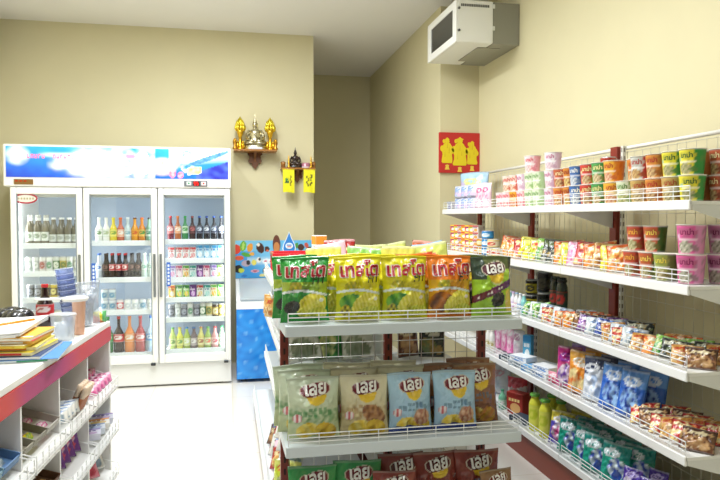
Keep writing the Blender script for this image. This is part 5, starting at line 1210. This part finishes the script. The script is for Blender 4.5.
# second trays
kcand = packet('candy_bag', ('7a3a9a', '5f2a86', 'e8d0f0', 'e84a7a', 'f4eef4'), 330, .11, .13, .035, (18, 18), 'candy bag', .006)
for i, (x, y) in enumerate(((-.06, -.44), (-.06, -.50), (-.06, -.56), (-.06, -.62), (-.165, -.44), (-.165, -.50), (-.165, -.56), (-.165, -.62))):
    cput(kcand, (x, y, 0), 'purple candy bag in the middle second tray, %s row, %s from far' % (('front', 'rear')[i//4], ORD[i % 4+1]), 'purple candy bags in the second counter tray', .6+R.uniform(-.1, .1), -.65, tray=1)
kw_ = [carton('small_box', .09, .05, .024, a, b, c, d, 'box', False) for a, b, c, d in (('dcdcec', '9a8ac8', 'c8b0d8', '5a4a98'), ('f0eee8', 'e8a04a', 'e8c88a', 'c86a2a'), ('d8e0ea', '8aa0c8', 'a8b8d8', '4a62a0'))]
for i in range(12):
    x = -.022-.075*(i//4); y = -.085-.07*(i % 4)
    cput(kw_[(i+i//4) % 3], (x, y, 0), '%s small box in the far second tray, %s row, %s from far end' % (('lilac', 'cream and orange', 'pale blue')[(i+i//4) % 3], ('front', 'middle', 'rear')[i//4], ORD[i % 4+1]), 'small boxes in the far second counter tray', .35, -.75, sc=1.1, tray=1)
traybox(1, -.77, .12, '6a4a34', ['brown', 'red'], ('dark brown display box in the near second tray', '%s pack in the dark brown box of second tray'), (5, 1))
traybox(1, -.92, .12, '4a3426', ['brown', 'green'], ('very dark display box in the near second tray', '%s pack in the very dark box of second tray'), (5, 1))
# bottom trays
kp = packet('candy_bag', ('e88a9a', 'f0b8c0', 'f8e8ea', 'd84a62', 'f4f0f0'), 331, .11, .12, .04, (18, 18), 'candy bag', .006)
for i, (x, y) in enumerate(((-.05, -.20), (-.13, -.17), (-.06, -.30))): cput(kp, (x, y, 0), 'pink candy bag in the far bottom tray, %s from the far end' % ORD[(2, 1, 3)[i]], 'pink candy bags in the far bottom tray', .7, -.6, tray=2)
kwc = packet('candy_bag', PAL['white'], 332, .10, .11, .035, (18, 18), 'candy bag', .006); cput(kwc, (-.05, -.09, 0), 'white candy bag at far end of the far bottom tray', None, .7, -.6, tray=2)
for i, (x, y) in enumerate(((-.05, -.45), (-.06, -.58), (-.14, -.5))): cput(kwc, (x, y, 0), 'white candy bag in the middle bottom tray, %s' % ('far front', 'near front', 'rear')[i], 'white candy bags in the middle bottom tray', .7, -.6, tray=2)

# =================================================================== statues, gold ornaments and flags on the two shrine shelves
def buddha(c, s, body, robe, base):
    m = MB(); x, y, z = c
    def P(a, b, d): return (x+a*s, y+b*s, z+d*s)
    lathe(m, [(.46*s, 0, base), (.5*s, .03*s, base), (.44*s, .08*s, body), (.48*s, .14*s, body), (.40*s, .18*s, base)], 20, c=c, sy=.62)
    for sx in (-1, 1):
        tube(m, [P(.08*sx, -.02, .25), P(.36*sx, -.12, .25), P(.30*sx, -.24, .24), P(-.06*sx, -.26, .25)], [.12*s, .10*s, .085*s, .06*s], robe, 10)
        tube(m, [P(.2*sx, 0, .72), P(.30*sx, -.02, .55), P(.31*sx, -.1, .42), P(.18*sx, -.22, .33), P(.02*sx, -.25, .32)], [.075*s, .065*s, .058*s, .05*s, .04*s], body, 8)
        ell(m, P(.085*sx, .0, .95), (.018*s, .03*s, .06*s), body)
    lathe(m, [(.24*s, .2*s, robe), (.23*s, .35*s, robe), (.19*s, .47*s, body), (.24*s, .62*s, robe), (.23*s, .72*s, body), (.1*s, .78*s, body), (.075*s, .84*s, body)], 16, c=c, sy=.68)
    ell(m, P(0, -.01, .95), (.105*s, .11*s, .13*s), body); ell(m, P(0, -.115, .94), (.018*s, .02*s, .03*s), body)
    ell(m, P(0, .01, 1.06), (.08*s, .08*s, .07*s), base)
    lathe(m, [(.05*s, 1.1*s, base), (.04*s, 1.16*s, body), (.022*s, 1.22*s, base), (.002*s, 1.36*s, base)], 10, c=c)
    tube(m, [P(-.17, -.17, .70), P(.0, -.19, .56), P(.14, -.16, .42)], .02*s, base, 6)
    return m
m = buddha((.228, 6.0, 1.955), .242, 'c8c2a8', 'b4ae94', 'd8ceae'); o = mk('seated_statue', m, 'metal'); tag(o, 'silver seated statue between two gold ornaments on the higher wall shelf', 'statue')
def ornament(x, label):
    o = root('gold_ornament', (x, 5.985, 1.955), label, 'ornament', 'gold tree ornaments on the higher wall shelf')
    m = MB(); lathe(m, [(.035, 0, 'c89a22'), (.038, .01, 'd8aa2a'), (.026, .02, 'c89a22'), (.03, .05, 'd8aa2a'), (.016, .075, 'c0901e'), (.014, .11, 'd8aa2a'), (.03, .155, 'e0b636'), (.034, .175, 'c89a22'), (.01, .18, 'c89a22')], 14, c=(x, 5.985, 1.955))
    for sx in (-1, 1):
        ell(m, (x+.026*sx, 5.955, 1.955+.032), (.016, .016, .03), 'd8aa2a'); ell(m, (x+.026*sx, 5.952, 1.955+.066), (.010, .010, .011), 'e0b636')
    mk('stand', m, 'gold', o)
    m = MB(); c0 = 1.955+.175
    for lv, (n, rr, hh, z) in enumerate(((9, .038, .07, -.01), (7, .028, .07, .02), (5, .016, .06, .045), (1, 0, .06, .065))):
        for i in range(n):
            a = 2*PI*i/n+lv*.5; px, py = x+rr*cos(a), 5.985+rr*sin(a)*.8
            lathe(m, [(.002, 0, 'd8b42e'), (.015, hh*.3, 'e6cc3e'), (.013, hh*.6, 'dcca3a'), (.0008, hh, 'f0e66a')], 7, c=(px, py, c0+z))
    mk('leaf_cluster', m, 'gold', o)
ornament(.094, 'gold tree ornament left of the silver statue'); ornament(.362, 'gold tree ornament right of the silver statue')
m = MB(); box(m, .165, 5.925, 1.956, .29, 5.938, 1.975, 'dfe2ec', .004); tag(mk('white_plaque', m, 'gloss'), 'narrow white plaque in front of the silver statue', 'plaque')
for i, x in enumerate((.047, .408)):
    m = MB(); lathe(m, [(.02, 0, 'a8782a'), (.022, .01, 'c08a30'), (.012, .025, 'a8782a'), (.02, .06, 'c8942e'), (.016, .085, 'b07f2a'), (.004, .095, 'b07f2a')], 12, c=(x, 5.94, 1.956)); ell(m, (x, 5.928, 2.03), (.014, .014, .022), 'c8942e')
    tag(mk('small_gold_vase', m, 'gold'), 'small gold vase at the %s end of the higher wall shelf' % ('left', 'right')[i], 'vase', 'small gold vases on the higher wall shelf')
m = buddha((.595, 6.03, 1.801), .145, '2e221e', '3a2a24', '241a18'); tag(mk('seated_statue', m, 'gloss'), 'small dark seated statue on the lower wall shelf with yellow flags', 'statue')
m = MB(); lathe(m, [(.04, 0, 'e0d8dc'), (.044, .006, 'ece4e8'), (.042, .012, 'b8788a'), (.038, .04, 'c08a98'), (.03, .05, 'a8687a'), (.0001, .052, 'a8687a')], 16, c=(.692, 6.02, 1.801), sy=.8); tag(mk('offering_dish', m, 'gloss'), 'white dish with a pink offering beside the small dark statue', 'dish')
for i, x in enumerate((.53, .735)):
    m = MB(); lathe(m, [(.016, 0, 'b8862a'), (.018, .008, 'd0a030'), (.007, .02, 'b8862a'), (.013, .045, 'd8aa38'), (.006, .062, 'c0922e')], 10, c=(x, 5.98, 1.801)); ell(m, (x, 5.98, 1.872), (.009, .009, .012), 'e0b848'); lathe(m, [(.007, .082, 'd8aa38'), (.0005, .115, 'e8c860')], 8, c=(x, 5.98, 1.801))
    tag(mk('gold_figurine', m, 'gold'), 'small gold figurine %s of the dark statue on lower shelf' % ('left', 'right')[i], 'figurine', 'gold figurines on the lower wall shelf')
    m = MB(); lathe(m, [(.022, 0, '8a5a2a'), (.02, .03, 'a8702e'), (.024, .05, '8a5a2a'), (.012, .06, '6a421e')], 12, c=((.483, .757)[i]+(.0, .006)[i], 6.03, 1.801)); tag(mk('incense_pot', m, 'gloss'), 'brown incense pot at the %s end of the lower wall shelf' % ('left', 'right')[i], 'pot', 'incense pots on the lower wall shelf')
for i, (x, w, tw) in enumerate(((.525, .105, .06), (.715, .105, -.08))):
    fo = root('hanging_flag', (x, 5.942, 1.60), 'yellow flag with %s hanging off the lower wall shelf' % ('a green emblem, left one', 'dark script only, right one')[i], 'flag')
    m = MB(); nu, nv = 16, 22; V = []; VC = []
    for j in range(nv+1):
        for k in range(nu+1):
            u, v = k/nu, j/nv
            V.append((x+(u-.5)*w+.018*(1-v)*tw*8*.2, 5.944+.006*sin(7*u+3*v+i)*(1.2-v), 1.573+.209*v+.004*sin(5*u))); c = K('e8e21e')
            if i == 0:
                if inside(u, v, .36, .5, .16, .13) and sin(40*u)*sin(30*v) > -.5: c = K('2f7a3a')
                if inside(u, v, .36, .42, .2, .05): c = K('2f5a3a')
                if abs(u-.68-.05*sin(30*v)) < .05 and .28 < v < .75: c = K('6a5a1c')
            else:
                if abs(u-.36-.08*sin(26*v)) < .06 and .25 < v < .72: c = K('4f4a1c')
                if abs(u-.66+.08*sin(24*v)) < .07 and .28 < v < .78 and sin(60*v) > -.6: c = K('4f4a1c')
            VC.append(K(c))
    F = [(j*(nu+1)+k, j*(nu+1)+k+1, (j+1)*(nu+1)+k+1, (j+1)*(nu+1)+k) for j in range(nv) for k in range(nu)]
    n_ = len(V); m.add(V+[(p[0], p[1]+.0015, p[2]) for p in V], F+[tuple(reversed([e+n_ for e in f])) for f in F], 'e8e21e', 0, True, VC+VC); mk('cloth', m, 'paper', fo)
    m = MB(); tube(m, [(x-w/2-.006, 5.945, 1.784), (x+w/2+.006, 5.945, 1.784)], .0045, 'd8b83a', 8); mk('rod', m, 'gloss', fo)

# =================================================================== light and camera
def lamp(name, loc, sx, sy, w, col=(.94, .97, 1), tgt=None, spread=None):
    L = bpy.data.lights.new(name, 'AREA'); L.shape = 'RECTANGLE'; L.size = sx; L.size_y = sy; L.energy = w; L.color = col
    o = bpy.data.objects.new(name, L); COL.objects.link(o); o.location = loc
    if tgt: o.rotation_euler = (Vector(tgt)-Vector(loc)).to_track_quat('-Z', 'Y').to_euler()
    return o
for x, y, w in CEIL: lamp('ceiling_lamp', (x, y, 3.0), .2, 1.2, w)
wd = bpy.data.worlds.new('daylight'); S.world = wd; wd.use_nodes = True
wd.node_tree.nodes['Background'].inputs['Color'].default_value = (.95, .97, 1, 1); wd.node_tree.nodes['Background'].inputs['Strength'].default_value = WORLD
cd = bpy.data.cameras.new('camera'); cam = bpy.data.objects.new('camera', cd); COL.objects.link(cam)
cd.sensor_width = 36; cd.lens = 32.5; cd.clip_start = .05
cam.location = (0, 0, 1.34); cam.rotation_euler = (math.radians(90-1.94), 0, math.radians(-11.3)); S.camera = cam
S.view_settings.view_transform = 'Standard'; S.view_settings.look = 'None'; S.view_settings.gamma = 1; S.view_settings.use_curve_mapping = False
S.view_settings.exposure = EXPO
